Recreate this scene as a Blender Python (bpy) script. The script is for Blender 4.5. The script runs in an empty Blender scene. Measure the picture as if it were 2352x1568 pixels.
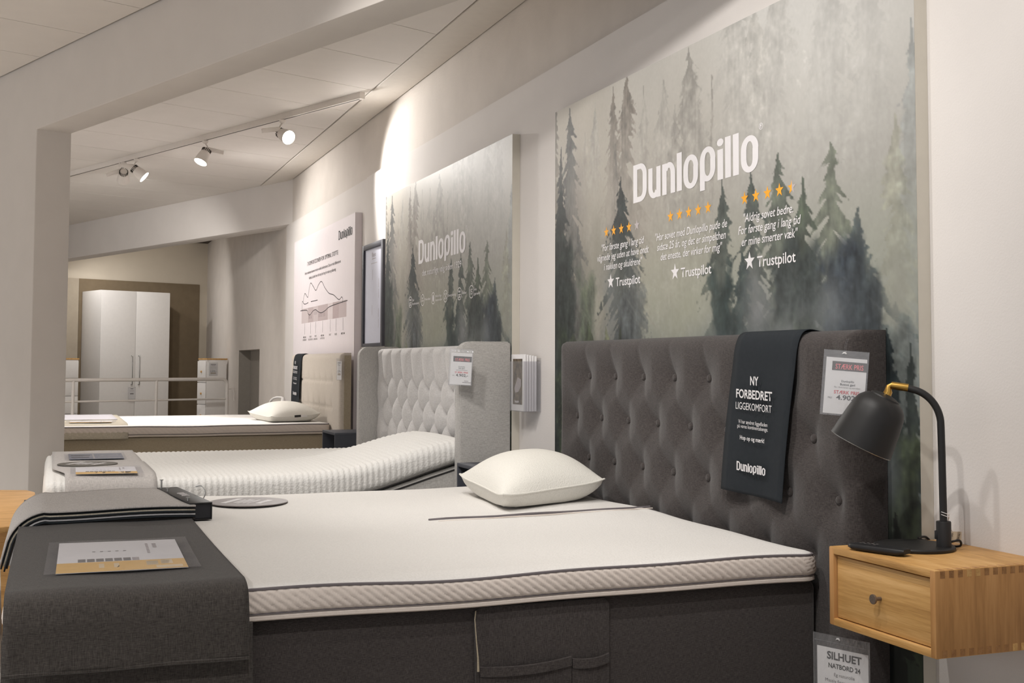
import bpy, bmesh, math, random
import numpy as np
from mathutils import Vector, Matrix

random.seed(7)
SC = bpy.context.scene
COL = SC.collection

# ------------------------------------------------------------------ camera
# world: X towards the poster wall, Y along it into the room, Z up, metres
F_PX, PITCH, ROLL, YAW = 2736.885, 0.0519666, 0.0034506, 0.3668570
cam_data = bpy.data.cameras.new('camera')
cam_data.sensor_width = 36.0
cam_data.lens = F_PX / 2352 * 36.0
cam_data.shift_y = (694.7457 - 784.0) / 2352
cam_data.clip_start = 0.05
cam = bpy.data.objects.new('camera', cam_data)
COL.objects.link(cam)
_fw = Vector((math.sin(YAW) * math.cos(PITCH), math.cos(YAW) * math.cos(PITCH), math.sin(PITCH)))
_rt = Vector((math.cos(YAW), -math.sin(YAW), 0))
_up = _rt.cross(_fw)
_r2 = math.cos(ROLL) * _rt + math.sin(ROLL) * _up
_u2 = -math.sin(ROLL) * _rt + math.cos(ROLL) * _up
cam.matrix_world = Matrix(((_r2.x, _u2.x, -_fw.x, 0), (_r2.y, _u2.y, -_fw.y, 0),
                           (_r2.z, _u2.z, -_fw.z, 1.10), (0, 0, 0, 1)))
SC.camera = cam

# ------------------------------------------------------------------ world, colour management
SC.view_settings.view_transform = 'Standard'
SC.view_settings.look = 'None'
SC.view_settings.exposure = 0.48
SC.view_settings.gamma = 1.0
SC.view_settings.use_curve_mapping = False
W = bpy.data.worlds.new('shop_daylight')
SC.world = W
W.use_nodes = True
W.node_tree.nodes['Background'].inputs[0].default_value = (0.97, 0.97, 1.0, 1)
W.node_tree.nodes['Background'].inputs[1].default_value = 0.70

# ------------------------------------------------------------------ lights (track spots of the shop, plus added fill spots)
def spot(name, loc, target, power, angle, blend=0.6, size=0.04, col=(1.0, 0.965, 0.925)):
    d = bpy.data.lights.new(name, 'SPOT')
    d.energy = power; d.spot_size = math.radians(angle); d.spot_blend = blend
    d.shadow_soft_size = size; d.color = col
    o = bpy.data.objects.new(name, d); COL.objects.link(o)
    o.location = loc
    o.rotation_euler = (Vector(target) - Vector(loc)).to_track_quat('-Z', 'Y').to_euler()
    return o
spot('track_or_fill_spot', (0.95, 1.80, 2.70), (1.95, 2.45, 1.05), 50, 95, 0.9, 0.015)
spot('track_or_fill_spot', (0.63, 2.73, 2.70), (1.90, 3.60, 1.10), 58, 100, 0.9)
spot('track_or_fill_spot', (0.26, 3.66, 2.70), (1.70, 4.60, 0.80), 62, 82, 0.9)
spot('track_or_fill_spot', (0.20, 1.20, 2.70), (0.90, 3.20, 0.60), 62, 95, 0.9)
spot('track_or_fill_spot', (-0.20, 4.80, 2.70), (0.60, 5.70, 0.40), 78, 78, 0.9)

spot('track_or_fill_spot', (0.25, 16.25, 2.70), (1.45, 16.9, 0.7), 22, 120, 0.8)  # unseen spot added because the far bay came out too dark
spot('track_or_fill_spot', (0.93, 14.85, 2.70), (1.25, 16.7, 0.9), 42, 130, 0.8)  # added as well, unseen: brightens wardrobe front and right wall
for _x, _y in ((-2.3, 2.2), (-2.6, 5.2), (-3.0, 8.6), (-2.4, 12.0)):  # added unseen floor spots, their bounce lifts ceiling and beams
    spot('track_or_fill_spot', (_x, _y, 2.70), (_x, _y, 0.0), 370, 125, 0.9)
spot('track_or_fill_spot', (-0.90, 9.6, 2.70), (1.0, 9.6, 0.5), 80, 110, 0.9)  # extra fill spot in the second bay, not on the track
# ------------------------------------------------------------------ helpers
def lin(c):
    return tuple(((v / 12.92) if v <= 0.04045 else ((v + 0.055) / 1.055) ** 2.4) for v in c)
def rgb(r, g, b):
    return lin((r / 255, g / 255, b / 255)) + (1.0,)

def thing(name, label, cat, loc=(0, 0, 0), group=None):
    o = bpy.data.objects.new(name, None)
    o.empty_display_size = 0.1
    COL.objects.link(o); o.location = loc
    o['label'] = label; o['category'] = cat
    if group: o['group'] = group
    return o
def tag(o, label, cat, group=None):
    o['label'] = label; o['category'] = cat
    if group: o['group'] = group
    return o
def parent_to(o, p):
    o.parent = p
    if p.type == 'EMPTY':
        o.matrix_parent_inverse = Matrix.Translation(p.location).inverted()
def mobj(name, mesh, mat, parent=None, smooth=False, sharp=None):
    o = bpy.data.objects.new(name, mesh); COL.objects.link(o)
    if mat is not None and not mesh.materials: mesh.materials.append(mat)
    if smooth:
        mesh.polygons.foreach_set('use_smooth', [True] * len(mesh.polygons))
        if sharp is not None: mesh.set_sharp_from_angle(angle=math.radians(sharp))
    if parent is not None: parent_to(o, parent)
    return o
def bm_mesh(bm, name='m'):
    bmesh.ops.recalc_face_normals(bm, faces=bm.faces[:])
    m = bpy.data.meshes.new(name); bm.to_mesh(m); bm.free(); return m
def pyd(v, f, name='m', fix=True):
    m = bpy.data.meshes.new(name); m.from_pydata([tuple(p) for p in v], [], f); m.update()
    if fix:
        bm = bmesh.new(); bm.from_mesh(m); bmesh.ops.recalc_face_normals(bm, faces=bm.faces[:]); bm.to_mesh(m); bm.free()
    return m
def grid_faces(nu, nv, closed_u=False, closed_v=False, off=0):
    f = []
    for i in range(nu if closed_u else nu - 1):
        for j in range(nv if closed_v else nv - 1):
            a = i * nv + j; b = ((i + 1) % nu) * nv + j
            c = ((i + 1) % nu) * nv + (j + 1) % nv; d = i * nv + (j + 1) % nv
            f.append((a + off, b + off, c + off, d + off))
    return f
def box(name, lo, hi, mat, parent=None, bev=0.0, seg=2, mtx=None):
    bm = bmesh.new()
    bmesh.ops.create_cube(bm, size=1.0)
    s = [hi[i] - lo[i] for i in range(3)]; c = [(hi[i] + lo[i]) / 2 for i in range(3)]
    for v in bm.verts: v.co = Vector((v.co.x * s[0] + c[0], v.co.y * s[1] + c[1], v.co.z * s[2] + c[2]))
    if bev > 0:
        bmesh.ops.bevel(bm, geom=bm.edges[:], offset=bev, segments=seg, affect='EDGES', profile=0.5)
    if mtx is not None: bm.transform(mtx)
    return mobj(name, bm_mesh(bm, name), mat, parent, smooth=bev > 0, sharp=40 if bev > 0 else None)
def prism(name, poly, axis, a, b, mat, parent=None, bev=0.0):
    """poly: 2D points; axis 'x','y','z' is extruded from a to b. 2D order: x->(y,z) y->(x,z) z->(x,y)"""
    bm = bmesh.new()
    def P(p, t):
        return {'x': (t, p[0], p[1]), 'y': (p[0], t, p[1]), 'z': (p[0], p[1], t)}[axis]
    va = [bm.verts.new(P(p, a)) for p in poly]; vb = [bm.verts.new(P(p, b)) for p in poly]
    bm.faces.new(va); bm.faces.new(vb[::-1])
    n = len(poly)
    for i in range(n): bm.faces.new((va[i], va[(i + 1) % n], vb[(i + 1) % n], vb[i]))
    if bev > 0:
        bmesh.ops.recalc_face_normals(bm, faces=bm.faces[:])
        bmesh.ops.bevel(bm, geom=[e for e in bm.edges if e.calc_face_angle(0) > 0.6], offset=bev, segments=2, affect='EDGES', profile=0.5)
    return mobj(name, bm_mesh(bm, name), mat, parent, smooth=bev > 0, sharp=40 if bev > 0 else None)
def tube_data(pts, rad, n=8, closed=False):
    pts = [Vector(p) for p in pts]; m = len(pts)
    rads = rad if isinstance(rad, (list, tuple)) else [rad] * m
    tang = []
    for i in range(m):
        a = pts[(i - 1) % m] if (closed or i > 0) else pts[i]
        b = pts[(i + 1) % m] if (closed or i < m - 1) else pts[i]
        tang.append((b - a).normalized())
    up = Vector((0, 0, 1))
    if abs(tang[0].dot(up)) > 0.9: up = Vector((0, 1, 0))
    nrm = (up - tang[0] * up.dot(tang[0])).normalized()
    V = []
    for i in range(m):
        nrm = (nrm - tang[i] * nrm.dot(tang[i])).normalized()
        bn = tang[i].cross(nrm)
        for k in range(n):
            t = 2 * math.pi * k / n
            V.append(pts[i] + (nrm * math.cos(t) + bn * math.sin(t)) * rads[i])
    Fc = grid_faces(m, n, closed_u=closed, closed_v=True)
    if not closed:
        Fc.append(tuple(range(n))[::-1]); Fc.append(tuple(range((m - 1) * n, m * n)))
    return V, Fc
def tube(name, pts, rad, mat, parent=None, n=8, closed=False):
    V, Fc = tube_data(pts, rad, n, closed)
    return mobj(name, pyd(V, Fc, name), mat, parent, smooth=True, sharp=50)
def lathe(name, prof, mat, parent=None, n=32, mtx=None, close=True):
    """prof: (r, z) list, revolved round local z"""
    V, Fc = [], []
    for r, z in prof:
        for k in range(n):
            t = 2 * math.pi * k / n
            V.append(Vector((r * math.cos(t), r * math.sin(t), z)))
    m = len(prof)
    Fc = grid_faces(m, n, closed_v=True)
    if close:
        if prof[0][0] > 1e-6: Fc.append(tuple(range(n))[::-1])
        if prof[-1][0] > 1e-6: Fc.append(tuple(range((m - 1) * n, m * n)))
    me = pyd(V, Fc, name)
    bm = bmesh.new(); bm.from_mesh(me); bmesh.ops.remove_doubles(bm, verts=bm.verts[:], dist=1e-6)
    if mtx is not None: bm.transform(mtx)
    bmesh.ops.recalc_face_normals(bm, faces=bm.faces[:]); bm.to_mesh(me); bm.free()
    return mobj(name, me, mat, parent, smooth=True, sharp=40)
def frame(o, r, u):
    """matrix with local x=r, y=u, z=r x u at origin o"""
    r = Vector(r).normalized(); u = Vector(u); u = (u - r * u.dot(r)).normalized(); n = r.cross(u); o = Vector(o)
    return Matrix(((r.x, u.x, n.x, o.x), (r.y, u.y, n.y, o.y), (r.z, u.z, n.z, o.z), (0, 0, 0, 1)))
def flat(name, polys, mtx, mat, parent, z=0.0):
    """flat print: list of 2D polygons in a local frame"""
    V, Fc = [], []
    for p in polys:
        k = len(V); V += [mtx @ Vector((x, y, z)) for x, y in p]; Fc.append(tuple(range(k, k + len(p))))
    me = bpy.data.meshes.new(name); me.from_pydata([tuple(v) for v in V], [], Fc); me.update()
    return mobj(name, me, mat, parent)

# ------------------------------------------------------------------ text
_capcache = {}
def _text_raw(s, bold=0.0, shear=0.0):
    c = bpy.data.curves.new('t', 'FONT'); c.body = s; c.size = 1.0; c.offset = bold; c.shear = shear
    c.resolution_u = 3
    o = bpy.data.objects.new('t', c)
    me = bpy.data.meshes.new_from_object(o)
    bpy.data.objects.remove(o); bpy.data.curves.remove(c)
    n = len(me.vertices); a = np.zeros(n * 3); me.vertices.foreach_get('co', a); a = a.reshape(-1, 3)
    return me, a
def cap_h():
    if 'H' not in _capcache:
        me, a = _text_raw('H'); _capcache['H'] = a[:, 1].max() - a[:, 1].min(); bpy.data.meshes.remove(me)
    return _capcache['H']
def text(s, mtx, x, y, cap, width, mat, parent, align='L', bold=0.0, shear=0.0, z=0.0012, name='lettering'):
    """x,y: baseline anchor in the local frame; cap: capital height; width: total width (None = natural)"""
    me, a = _text_raw(s, bold, shear)
    if len(a) == 0: return None
    sy = cap / cap_h()
    x0, x1 = a[:, 0].min(), a[:, 0].max()
    sx = (width / (x1 - x0)) if width else sy
    w = (x1 - x0) * sx
    ox = {'L': x, 'C': x - w / 2, 'R': x - w}[align]
    R = np.array(mtx)
    loc = np.stack([(a[:, 0] - x0) * sx + ox, a[:, 1] * sy + y, np.full(len(a), z), np.ones(len(a))], 1)
    wv = loc @ R.T
    me.vertices.foreach_set('co', wv[:, :3].ravel()); me.materials.clear(); me.update()
    return mobj(name, me, mat, parent)
def _rect(x0, y0, x1, y1): return [[(x0, y0), (x1, y0), (x1, y1), (x0, y1)]]
def _ring(cx, cy, rx, ry, ix, iy, a0, a1, n=10):
    out = []
    for i in range(n):
        t0 = math.radians(a0 + (a1 - a0) * i / n); t1 = math.radians(a0 + (a1 - a0) * (i + 1) / n)
        out.append([(cx + ix * math.cos(t0), cy + iy * math.sin(t0)), (cx + rx * math.cos(t0), cy + ry * math.sin(t0)),
                    (cx + rx * math.cos(t1), cy + ry * math.sin(t1)), (cx + ix * math.cos(t1), cy + iy * math.sin(t1))])
    return out
def _glyph(ch):
    if ch == 'D':
        return 0.74, (_rect(0, 0, .22, 1) + _rect(.22, .86, .38, 1) + _rect(.22, 0, .38, .14) + _rect(.52, .3, .74, .7)
                      + _ring(.38, .7, .36, .3, .14, .16, 0, 90) + _ring(.38, .3, .36, .3, .14, .16, 270, 360))
    if ch == 'o':
        return 0.68, (_ring(.34, .50, .34, .30, .12, .17, 0, 180, 16) + _ring(.34, .28, .34, .30, .12, .17, 180, 360, 16)
                      + _rect(0, .28, .22, .50) + _rect(.46, .28, .68, .50))
    if ch == 'n':
        return 0.64, (_rect(0, 0, .22, .78) + _rect(.42, 0, .64, .5) + _ring(.34, .5, .30, .29, .08, .15, 0, 150, 12))
    if ch == 'u':
        return 0.64, (_rect(.42, 0, .64, .78) + _rect(0, .28, .22, .78) + _ring(.30, .28, .30, .29, .08, .15, 180, 330, 12))
    if ch == 'l':
        return 0.24, _rect(0, 0, .24, .94)
    if ch == 'i':
        return 0.24, _rect(0, 0, .24, .70) + [[(.12 + .14 * math.cos(k * math.pi / 6), .86 + .09 * math.sin(k * math.pi / 6)) for k in range(12)]]
    if ch == 'p':
        w, g = _glyph('o')
        g = [[(x, y + .06) for x, y in q] for q in g]
        return .68, [q for q in g if not (len(q) == 4 and abs(q[0][0]) + abs(q[0][1] - .34) < 1e-6 and abs(q[1][1] - .34) < 1e-6)] + _rect(0, -.15, .22, .58)
    return .3, []
def logo(mtx, x, y, cap, width, mat, parent, z=0.0006, reg=True, align='L', name='logo_lettering'):
    polys, cx, lay = [], 0.0, []
    for ch in 'Dunlopillo':
        w, g = _glyph(ch)
        polys += [[(px + cx, py) for px, py in q] for q in g]; lay += list(range(len(g))); cx += w + .085
    tot = cx - .085
    rpol = []
    if reg:
        rpol = _ring(tot + .10, .92, .075, .075, .06, .06, 0, 360, 14) + _rect(tot + .07, .88, tot + .085, .96) + _rect(tot + .085, .92, tot + .12, .96) + _rect(tot + .105, .88, tot + .12, .91)
    sx = width / tot; ox = x if align == 'L' else x - width / 2
    V, Fc = [], []
    for i, q in enumerate(polys):
        k = len(V); dz = z + 0.00002 * lay[i]
        V += [tuple(mtx @ Vector((ox + px * sx, y + py * cap, dz))) for px, py in q]; Fc.append(tuple(range(k, k + len(q))))
    me = bpy.data.meshes.new(name); me.from_pydata(V, [], Fc); me.update()
    if rpol: flat('registered_mark', [[(ox + px * sx, y + py * cap) for px, py in q] for q in rpol], mtx, mat, parent, z)
    return mobj(name, me, mat, parent)
def star(cx, cy, r, rin=0.40):
    return [(cx + (r if k % 2 == 0 else r * rin) * math.cos(math.pi / 2 + k * math.pi / 5),
             cy + (r if k % 2 == 0 else r * rin) * math.sin(math.pi / 2 + k * math.pi / 5)) for k in range(10)]

# ------------------------------------------------------------------ materials
def _mat(name):
    m = bpy.data.materials.new(name); m.use_nodes = True
    nt = m.node_tree; b = nt.nodes['Principled BSDF']
    return m, nt, b
def _coord(nt, scale=(1, 1, 1)):
    t = nt.nodes.new('ShaderNodeTexCoord'); mp = nt.nodes.new('ShaderNodeMapping')
    mp.inputs['Scale'].default_value = scale
    nt.links.new(t.outputs['Object'], mp.inputs[0]); return mp.outputs[0]
def _noise(nt, vec, scale=1.0, detail=3.0, rough=0.55):
    n = nt.nodes.new('ShaderNodeTexNoise'); n.inputs['Scale'].default_value = scale
    n.inputs['Detail'].default_value = detail; n.inputs['Roughness'].default_value = rough
    nt.links.new(vec, n.inputs['Vector']); return n.outputs['Fac']
def _ramp(nt, fac, stops):
    r = nt.nodes.new('ShaderNodeValToRGB'); nt.links.new(fac, r.inputs[0])
    e = r.color_ramp.elements
    while len(e) < len(stops): e.new(0.5)
    for k, (p, c) in enumerate(stops): e[k].position = p; e[k].color = c
    return r.outputs[0]
def _bump(nt, b, h, strength, dist=0.002):
    bp = nt.nodes.new('ShaderNodeBump'); bp.inputs['Strength'].default_value = strength; bp.inputs['Distance'].default_value = dist
    nt.links.new(h, bp.inputs['Height']); nt.links.new(bp.outputs[0], b.inputs['Normal'])
def _math(nt, op, a, b_):
    n = nt.nodes.new('ShaderNodeMath'); n.operation = op
    for i, v in enumerate((a, b_)):
        if isinstance(v, (int, float)): n.inputs[i].default_value = v
        else: nt.links.new(v, n.inputs[i])
    return n.outputs[0]
def plain(name, col, rough=0.6, metal=0.0, var=0.06, scale=25, bump=0.0, bscale=400, spec=0.4):
    m, nt, b = _mat(name)
    vec = _coord(nt)
    f = _noise(nt, vec, scale)
    c0 = tuple(v * (1 - var) for v in col[:3]) + (1,); c1 = tuple(min(1, v * (1 + var)) for v in col[:3]) + (1,)
    nt.links.new(_ramp(nt, f, [(0.3, c0), (0.7, c1)]), b.inputs['Base Color'])
    b.inputs['Roughness'].default_value = rough; b.inputs['Metallic'].default_value = metal
    b.inputs['Specular IOR Level'].default_value = spec
    if bump > 0: _bump(nt, b, _noise(nt, vec, bscale, 2), bump)
    return m
def fabric(name, dark, light, s1=(60, 60, 1100), s2=(1100, 1100, 60), rough=0.95, bump=0.25):
    m, nt, b = _mat(name)
    a = _noise(nt, _coord(nt, s1), 1.0, 2); c = _noise(nt, _coord(nt, s2), 1.0, 2)
    f = _math(nt, 'MULTIPLY', _math(nt, 'ADD', a, c), 0.5)
    nt.links.new(_ramp(nt, f, [(0.36, dark), (0.64, light)]), b.inputs['Base Color'])
    b.inputs['Roughness'].default_value = rough; b.inputs['Specular IOR Level'].default_value = 0.15
    try: b.inputs['Sheen Weight'].default_value = 0.15
    except Exception: pass
    _bump(nt, b, f, bump, 0.0012)
    return m
def knit(name, col, scale=160, bump=0.5, dist=0.0015):
    m, nt, b = _mat(name)
    vec = _coord(nt)
    v = nt.nodes.new('ShaderNodeTexVoronoi'); v.inputs['Scale'].default_value = scale; nt.links.new(vec, v.inputs['Vector'])
    c0 = tuple(x * 0.93 for x in col[:3]) + (1,)
    nt.links.new(_ramp(nt, v.outputs['Distance'], [(0.0, col), (0.8, c0)]), b.inputs['Base Color'])
    b.inputs['Roughness'].default_value = 0.95; b.inputs['Specular IOR Level'].default_value = 0.1
    _bump(nt, b, _math(nt, 'SUBTRACT', 1.0, v.outputs['Distance']), bump, dist)
    return m
def wood(name, c0, c1, c2, scale=(2, 14, 60), rough=0.5):
    m, nt, b = _mat(name)
    f = _noise(nt, _coord(nt, scale), 1.0, 6, 0.62)
    g = _noise(nt, _coord(nt, tuple(s * 7 for s in scale)), 1.0, 3)
    h = _math(nt, 'ADD', _math(nt, 'MULTIPLY', f, 0.72), _math(nt, 'MULTIPLY', g, 0.28))
    nt.links.new(_ramp(nt, h, [(0.33, c0), (0.5, c1), (0.68, c2)]), b.inputs['Base Color'])
    b.inputs['Roughness'].default_value = rough; b.inputs['Specular IOR Level'].default_value = 0.35
    _bump(nt, b, h, 0.12, 0.001)
    return m
def clear_plastic(name, gloss=0.10, tint=(0.9, 0.9, 0.92, 1)):
    m = bpy.data.materials.new(name); m.use_nodes = True; nt = m.node_tree; nt.nodes.clear()
    out = nt.nodes.new('ShaderNodeOutputMaterial'); tr = nt.nodes.new('ShaderNodeBsdfTransparent'); gl = nt.nodes.new('ShaderNodeBsdfGlossy')
    df = nt.nodes.new('ShaderNodeBsdfDiffuse'); df.inputs[0].default_value = (0.7, 0.7, 0.72, 1)
    mx = nt.nodes.new('ShaderNodeMixShader'); mx2 = nt.nodes.new('ShaderNodeMixShader')
    tr.inputs[0].default_value = tint; gl.inputs['Roughness'].default_value = 0.12; mx.inputs[0].default_value = gloss; mx2.inputs[0].default_value = 0.07
    n = _noise(nt, _coord(nt, (30, 90, 60)), 1.0, 3)
    bp = nt.nodes.new('ShaderNodeBump'); bp.inputs['Strength'].default_value = 0.35; bp.inputs['Distance'].default_value = 0.003
    nt.links.new(n, bp.inputs['Height']); nt.links.new(bp.outputs[0], gl.inputs['Normal'])
    nt.links.new(tr.outputs[0], mx.inputs[1]); nt.links.new(gl.outputs[0], mx.inputs[2])
    nt.links.new(mx.outputs[0], mx2.inputs[1]); nt.links.new(df.outputs[0], mx2.inputs[2]); nt.links.new(mx2.outputs[0], out.inputs[0])
    return m
def print_col(name, rough=0.55, attr='Col'):
    m, nt, b = _mat(name)
    a = nt.nodes.new('ShaderNodeVertexColor'); a.layer_name = attr
    nt.links.new(a.outputs[0], b.inputs['Base Color'])
    b.inputs['Roughness'].default_value = rough; b.inputs['Specular IOR Level'].default_value = 0.25
    return m
def emit(name, col, strength):
    m, nt, b = _mat(name)
    b.inputs['Base Color'].default_value = col
    b.inputs['Emission Color'].default_value = col; b.inputs['Emission Strength'].default_value = strength
    return m

M = {}
M['wall'] = plain('painted_wall', rgb(214, 209, 205), 0.85, var=0.02, scale=3, bump=0.25, bscale=160, spec=0.2)
M['wall_old'] = plain('old_plaster', rgb(206, 199, 192), 0.9, var=0.035, scale=5, bump=0.5, bscale=70, spec=0.15)
M['pier'] = plain('pier_paint', rgb(208, 202, 196), 0.85, var=0.02, scale=4, bump=0.2, bscale=180, spec=0.2)
M['tile'] = plain('ceiling_tile_board', rgb(224, 219, 214), 0.9, var=0.015, scale=6, bump=0.3, bscale=300, spec=0.1)
M['seam'] = plain('ceiling_seam', rgb(84, 78, 72), 0.9)
M['trimw'] = plain('white_trim', rgb(220, 214, 206), 0.7, var=0.02)
M['carpet'] = plain('carpet', rgb(170, 164, 156), 0.98, var=0.18, scale=240, bump=0.6, bscale=500, spec=0.05)
M['backwall'] = plain('back_wall_paint', rgb(200, 190, 174), 0.9, var=0.03, scale=3, spec=0.15)
M['brown'] = plain('brown_board', rgb(122, 108, 88), 0.85, var=0.05, scale=12, spec=0.2)
M['taupe'] = plain('taupe_board', rgb(165, 154, 138), 0.85, var=0.04, scale=12, spec=0.2)
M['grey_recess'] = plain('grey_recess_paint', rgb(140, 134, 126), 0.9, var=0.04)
M['panel_edge'] = plain('panel_edge', rgb(196, 190, 178), 0.6, var=0.02)
M['white_paint'] = plain('white_lacquer', rgb(226, 223, 220), 0.45, var=0.015)
M['white_metal'] = plain('white_powder_metal', rgb(222, 216, 210), 0.4, var=0.02)
M['fin'] = plain('dark_fin_gap', rgb(70, 66, 60), 0.6)
M['steel'] = plain('brushed_steel', rgb(170, 170, 168), 0.3, 1.0, var=0.05)
M['ink'] = plain('black_ink', rgb(38, 36, 36), 0.7)
M['greyink'] = plain('grey_ink', rgb(120, 116, 114), 0.7)
M['lightink'] = plain('light_grey_ink', rgb(172, 164, 164), 0.7)
M['white_ink'] = plain('white_ink', rgb(216, 213, 214), 0.6, var=0.02)
M['orange'] = plain('orange_ink', rgb(226, 158, 40), 0.6, var=0.05)
M['red'] = plain('red_ink', rgb(205, 66, 72), 0.6)
M['coral'] = plain('coral_ink', rgb(236, 112, 116), 0.6)
M['paper'] = plain('paper', rgb(226, 224, 224), 0.75, var=0.015)
M['darklabel'] = plain('dark_brown_label', rgb(58, 48, 44), 0.7)
M['plastic'] = clear_plastic('clear_plastic')
M['plastic2'] = clear_plastic('clear_film', 0.06, (0.97, 0.97, 0.97, 1))
M['knit'] = knit('white_knit', rgb(224, 221, 217), 170, 0.5)
M['knit2'] = knit('white_quilt', rgb(228, 226, 222), 120, 0.6, 0.002)
M['pillow'] = knit('pillow_knit', rgb(228, 225, 217), 210, 0.5)
M['side'] = plain('topper_side_cloth', rgb(216, 205, 196), 0.95, var=0.03, scale=300, bump=0.3, bscale=900, spec=0.1)
M['piping'] = plain('grey_piping', rgb(110, 104, 106), 0.9, var=0.05)
M['char'] = fabric('charcoal_weave', rgb(38, 35, 34), rgb(82, 76, 74), (90, 90, 1500), (1500, 1500, 90))
M['char_run'] = fabric('charcoal_runner_weave', rgb(40, 37, 35), rgb(84, 79, 75), (1500, 80, 80), (80, 1500, 1500))
M['grey_fab'] = fabric('grey_weave', rgb(150, 147, 143), rgb(190, 187, 183), (80, 80, 900), (900, 900, 80))
M['grey_tuft'] = fabric('grey_tuft_weave', rgb(172, 169, 167), rgb(206, 203, 201), (80, 80, 900), (900, 900, 80))
M['grey_run'] = fabric('grey_runner_weave', rgb(158, 153, 150), rgb(198, 193, 189), (900, 60, 60), (60, 900, 900))
M['beige_fab'] = fabric('beige_weave', rgb(180, 170, 158), rgb(206, 197, 186))
M['sand_fab'] = fabric('sand_weave', rgb(150, 138, 118), rgb(180, 168, 146))
M['sand_run'] = fabric('sand_runner_weave', rgb(160, 152, 136), rgb(198, 190, 174), (900, 60, 60), (60, 900, 900))
M['banner'] = plain('black_banner_cloth', rgb(38, 42, 46), 0.85, var=0.06, scale=60, bump=0.2, bscale=900, spec=0.2)
M['oak'] = wood('oak', rgb(164, 122, 70), rgb(198, 152, 92), rgb(216, 174, 116), (14, 3, 60))
M['oak_side'] = wood('oak_side', rgb(146, 104, 60), rgb(180, 132, 80), rgb(202, 154, 100), (18, 18, 1.6))
M['oak_front'] = wood('oak_front', rgb(168, 126, 72), rgb(198, 154, 94), rgb(218, 176, 118), (60, 2.2, 50))
M['oak_end'] = wood('oak_end_grain', rgb(128, 88, 50), rgb(154, 110, 66), rgb(174, 130, 84), (60, 60, 60))
M['black'] = plain('black_powder_coat', rgb(30, 29, 29), 0.5, var=0.05, scale=300, bump=0.08, bscale=1500)
M['black_soft'] = plain('black_plastic', rgb(26, 26, 28), 0.5, var=0.05)
M['brass'] = plain('brass', rgb(186, 148, 78), 0.32, 1.0, var=0.06)
M['darkmetal'] = plain('aged_metal', rgb(128, 114, 102), 0.45, 0.6, var=0.12, scale=200)
M['slate'] = plain('anthracite_laminate', rgb(70, 72, 80), 0.55, var=0.05)
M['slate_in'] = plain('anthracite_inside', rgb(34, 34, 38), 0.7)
M['frame_black'] = plain('black_frame', rgb(62, 62, 70), 0.5)
M['lens'] = emit('lamp_lens', (1.0, 0.95, 0.86, 1), 14.0)

BD = Vector((-0.3699, 0.9291, 0)).normalized()      # direction of the ceiling beams
KD = Vector((0.9291, 0.3699, 0)).normalized()       # across the beams
UP = Vector((0, 0, 1))

def struct(o): o['kind'] = 'structure'; return o
ZC = 2.823

# ================================================================== THE SETTING
struct(box('floor', (-7, -4, -0.1), (3.0, 20, 0.0), M['carpet']))
# poster wall: upper plaster, boards below, deep-set opening in the far bay
def multi_box(name, boxes, mat, parent=None):
    bm = bmesh.new()
    for lo, hi in boxes:
        r = bmesh.ops.create_cube(bm, size=1.0)
        for v in r['verts']: v.co = Vector([(v.co[i] * (hi[i] - lo[i]) + (hi[i] + lo[i]) / 2) for i in range(3)])
    return mobj(name, bm_mesh(bm, name), mat, parent)
wr = struct(multi_box('wall_right', [((2.055, -4, 0), (2.40, 12.865, 2.95)), ((2.055, 12.865, 1.257), (2.40, 14.418, 2.95)),
                                     ((2.055, 14.418, 0), (2.40, 17.9, 2.95)), ((2.20, 12.865, 0), (2.40, 14.418, 1.257))], M['wall_old']))
board = box('wall_board', (2.025, -4, 0), (2.056, 8.11, 2.406), M['wall'], wr)
board = box('wall_board', (2.037, 8.11, 0), (2.056, 11.27, 2.406), M['wall'], wr)
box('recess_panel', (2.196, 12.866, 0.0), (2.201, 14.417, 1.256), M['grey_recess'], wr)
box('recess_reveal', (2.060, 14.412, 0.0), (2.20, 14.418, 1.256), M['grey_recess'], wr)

def oblong(name, p, q, thick, z0, z1, mat, parent=None, bev=0.0):
    """box whose front face runs p->q (plan), thickness towards KD"""
    p = Vector((p[0], p[1], 0)); q = Vector((q[0], q[1], 0)); n = Vector(KD) * thick
    poly = [(v.x, v.y) for v in (p, q, q + n, p + n)]
    return prism(name, poly, 'z', z0, z1, mat, parent, bev)
P0 = Vector((-0.118, 7.222, 0))
# partition: pier at the left and header beam on to the poster wall
def along(p, t): return p + BD * t
def face_prism(name, pts, mat, org, thick):
    # pts: (t along BD, z) on the beam face, extruded towards KD
    bm = bmesh.new()
    A = [bm.verts.new(org + BD * t + UP * z) for t, z in pts]; B = [bm.verts.new(org + BD * t + UP * z + KD * thick) for t, z in pts]
    bm.faces.new(A); bm.faces.new(B[::-1]); n = len(pts)
    for i in range(n): bm.faces.new((A[i], A[(i + 1) % n], B[(i + 1) % n], B[i]))
    bmesh.ops.recalc_face_normals(bm, faces=bm.faces[:])
    bmesh.ops.bevel(bm, geom=[e for e in bm.edges if e.calc_face_angle(0) > .6], offset=.006, segments=2, affect='EDGES', profile=.5)
    return mobj(name, bm_mesh(bm, name), mat, None, True, 40)
wl = struct(face_prism('wall_left', [(-5.9, 2.425), (0, 2.425), (0, 0), (2.2, 0), (2.2, 2.95), (-5.9, 2.95)], M['pier'], P0, .202))
struct(oblong('baseboard_left', along(P0, 0.02) - KD * 0.014, along(P0, 2.2) - KD * 0.014, 0.0135, 0.0, 0.14, M['trimw']))
Q0 = Vector((0.157, 15.835, 0))
struct(oblong('ceiling_beam', along(Q0, -5.45), along(Q0, 3.0), 0.20, 2.405, 2.95, M['wall'], None, 0.006))
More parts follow.
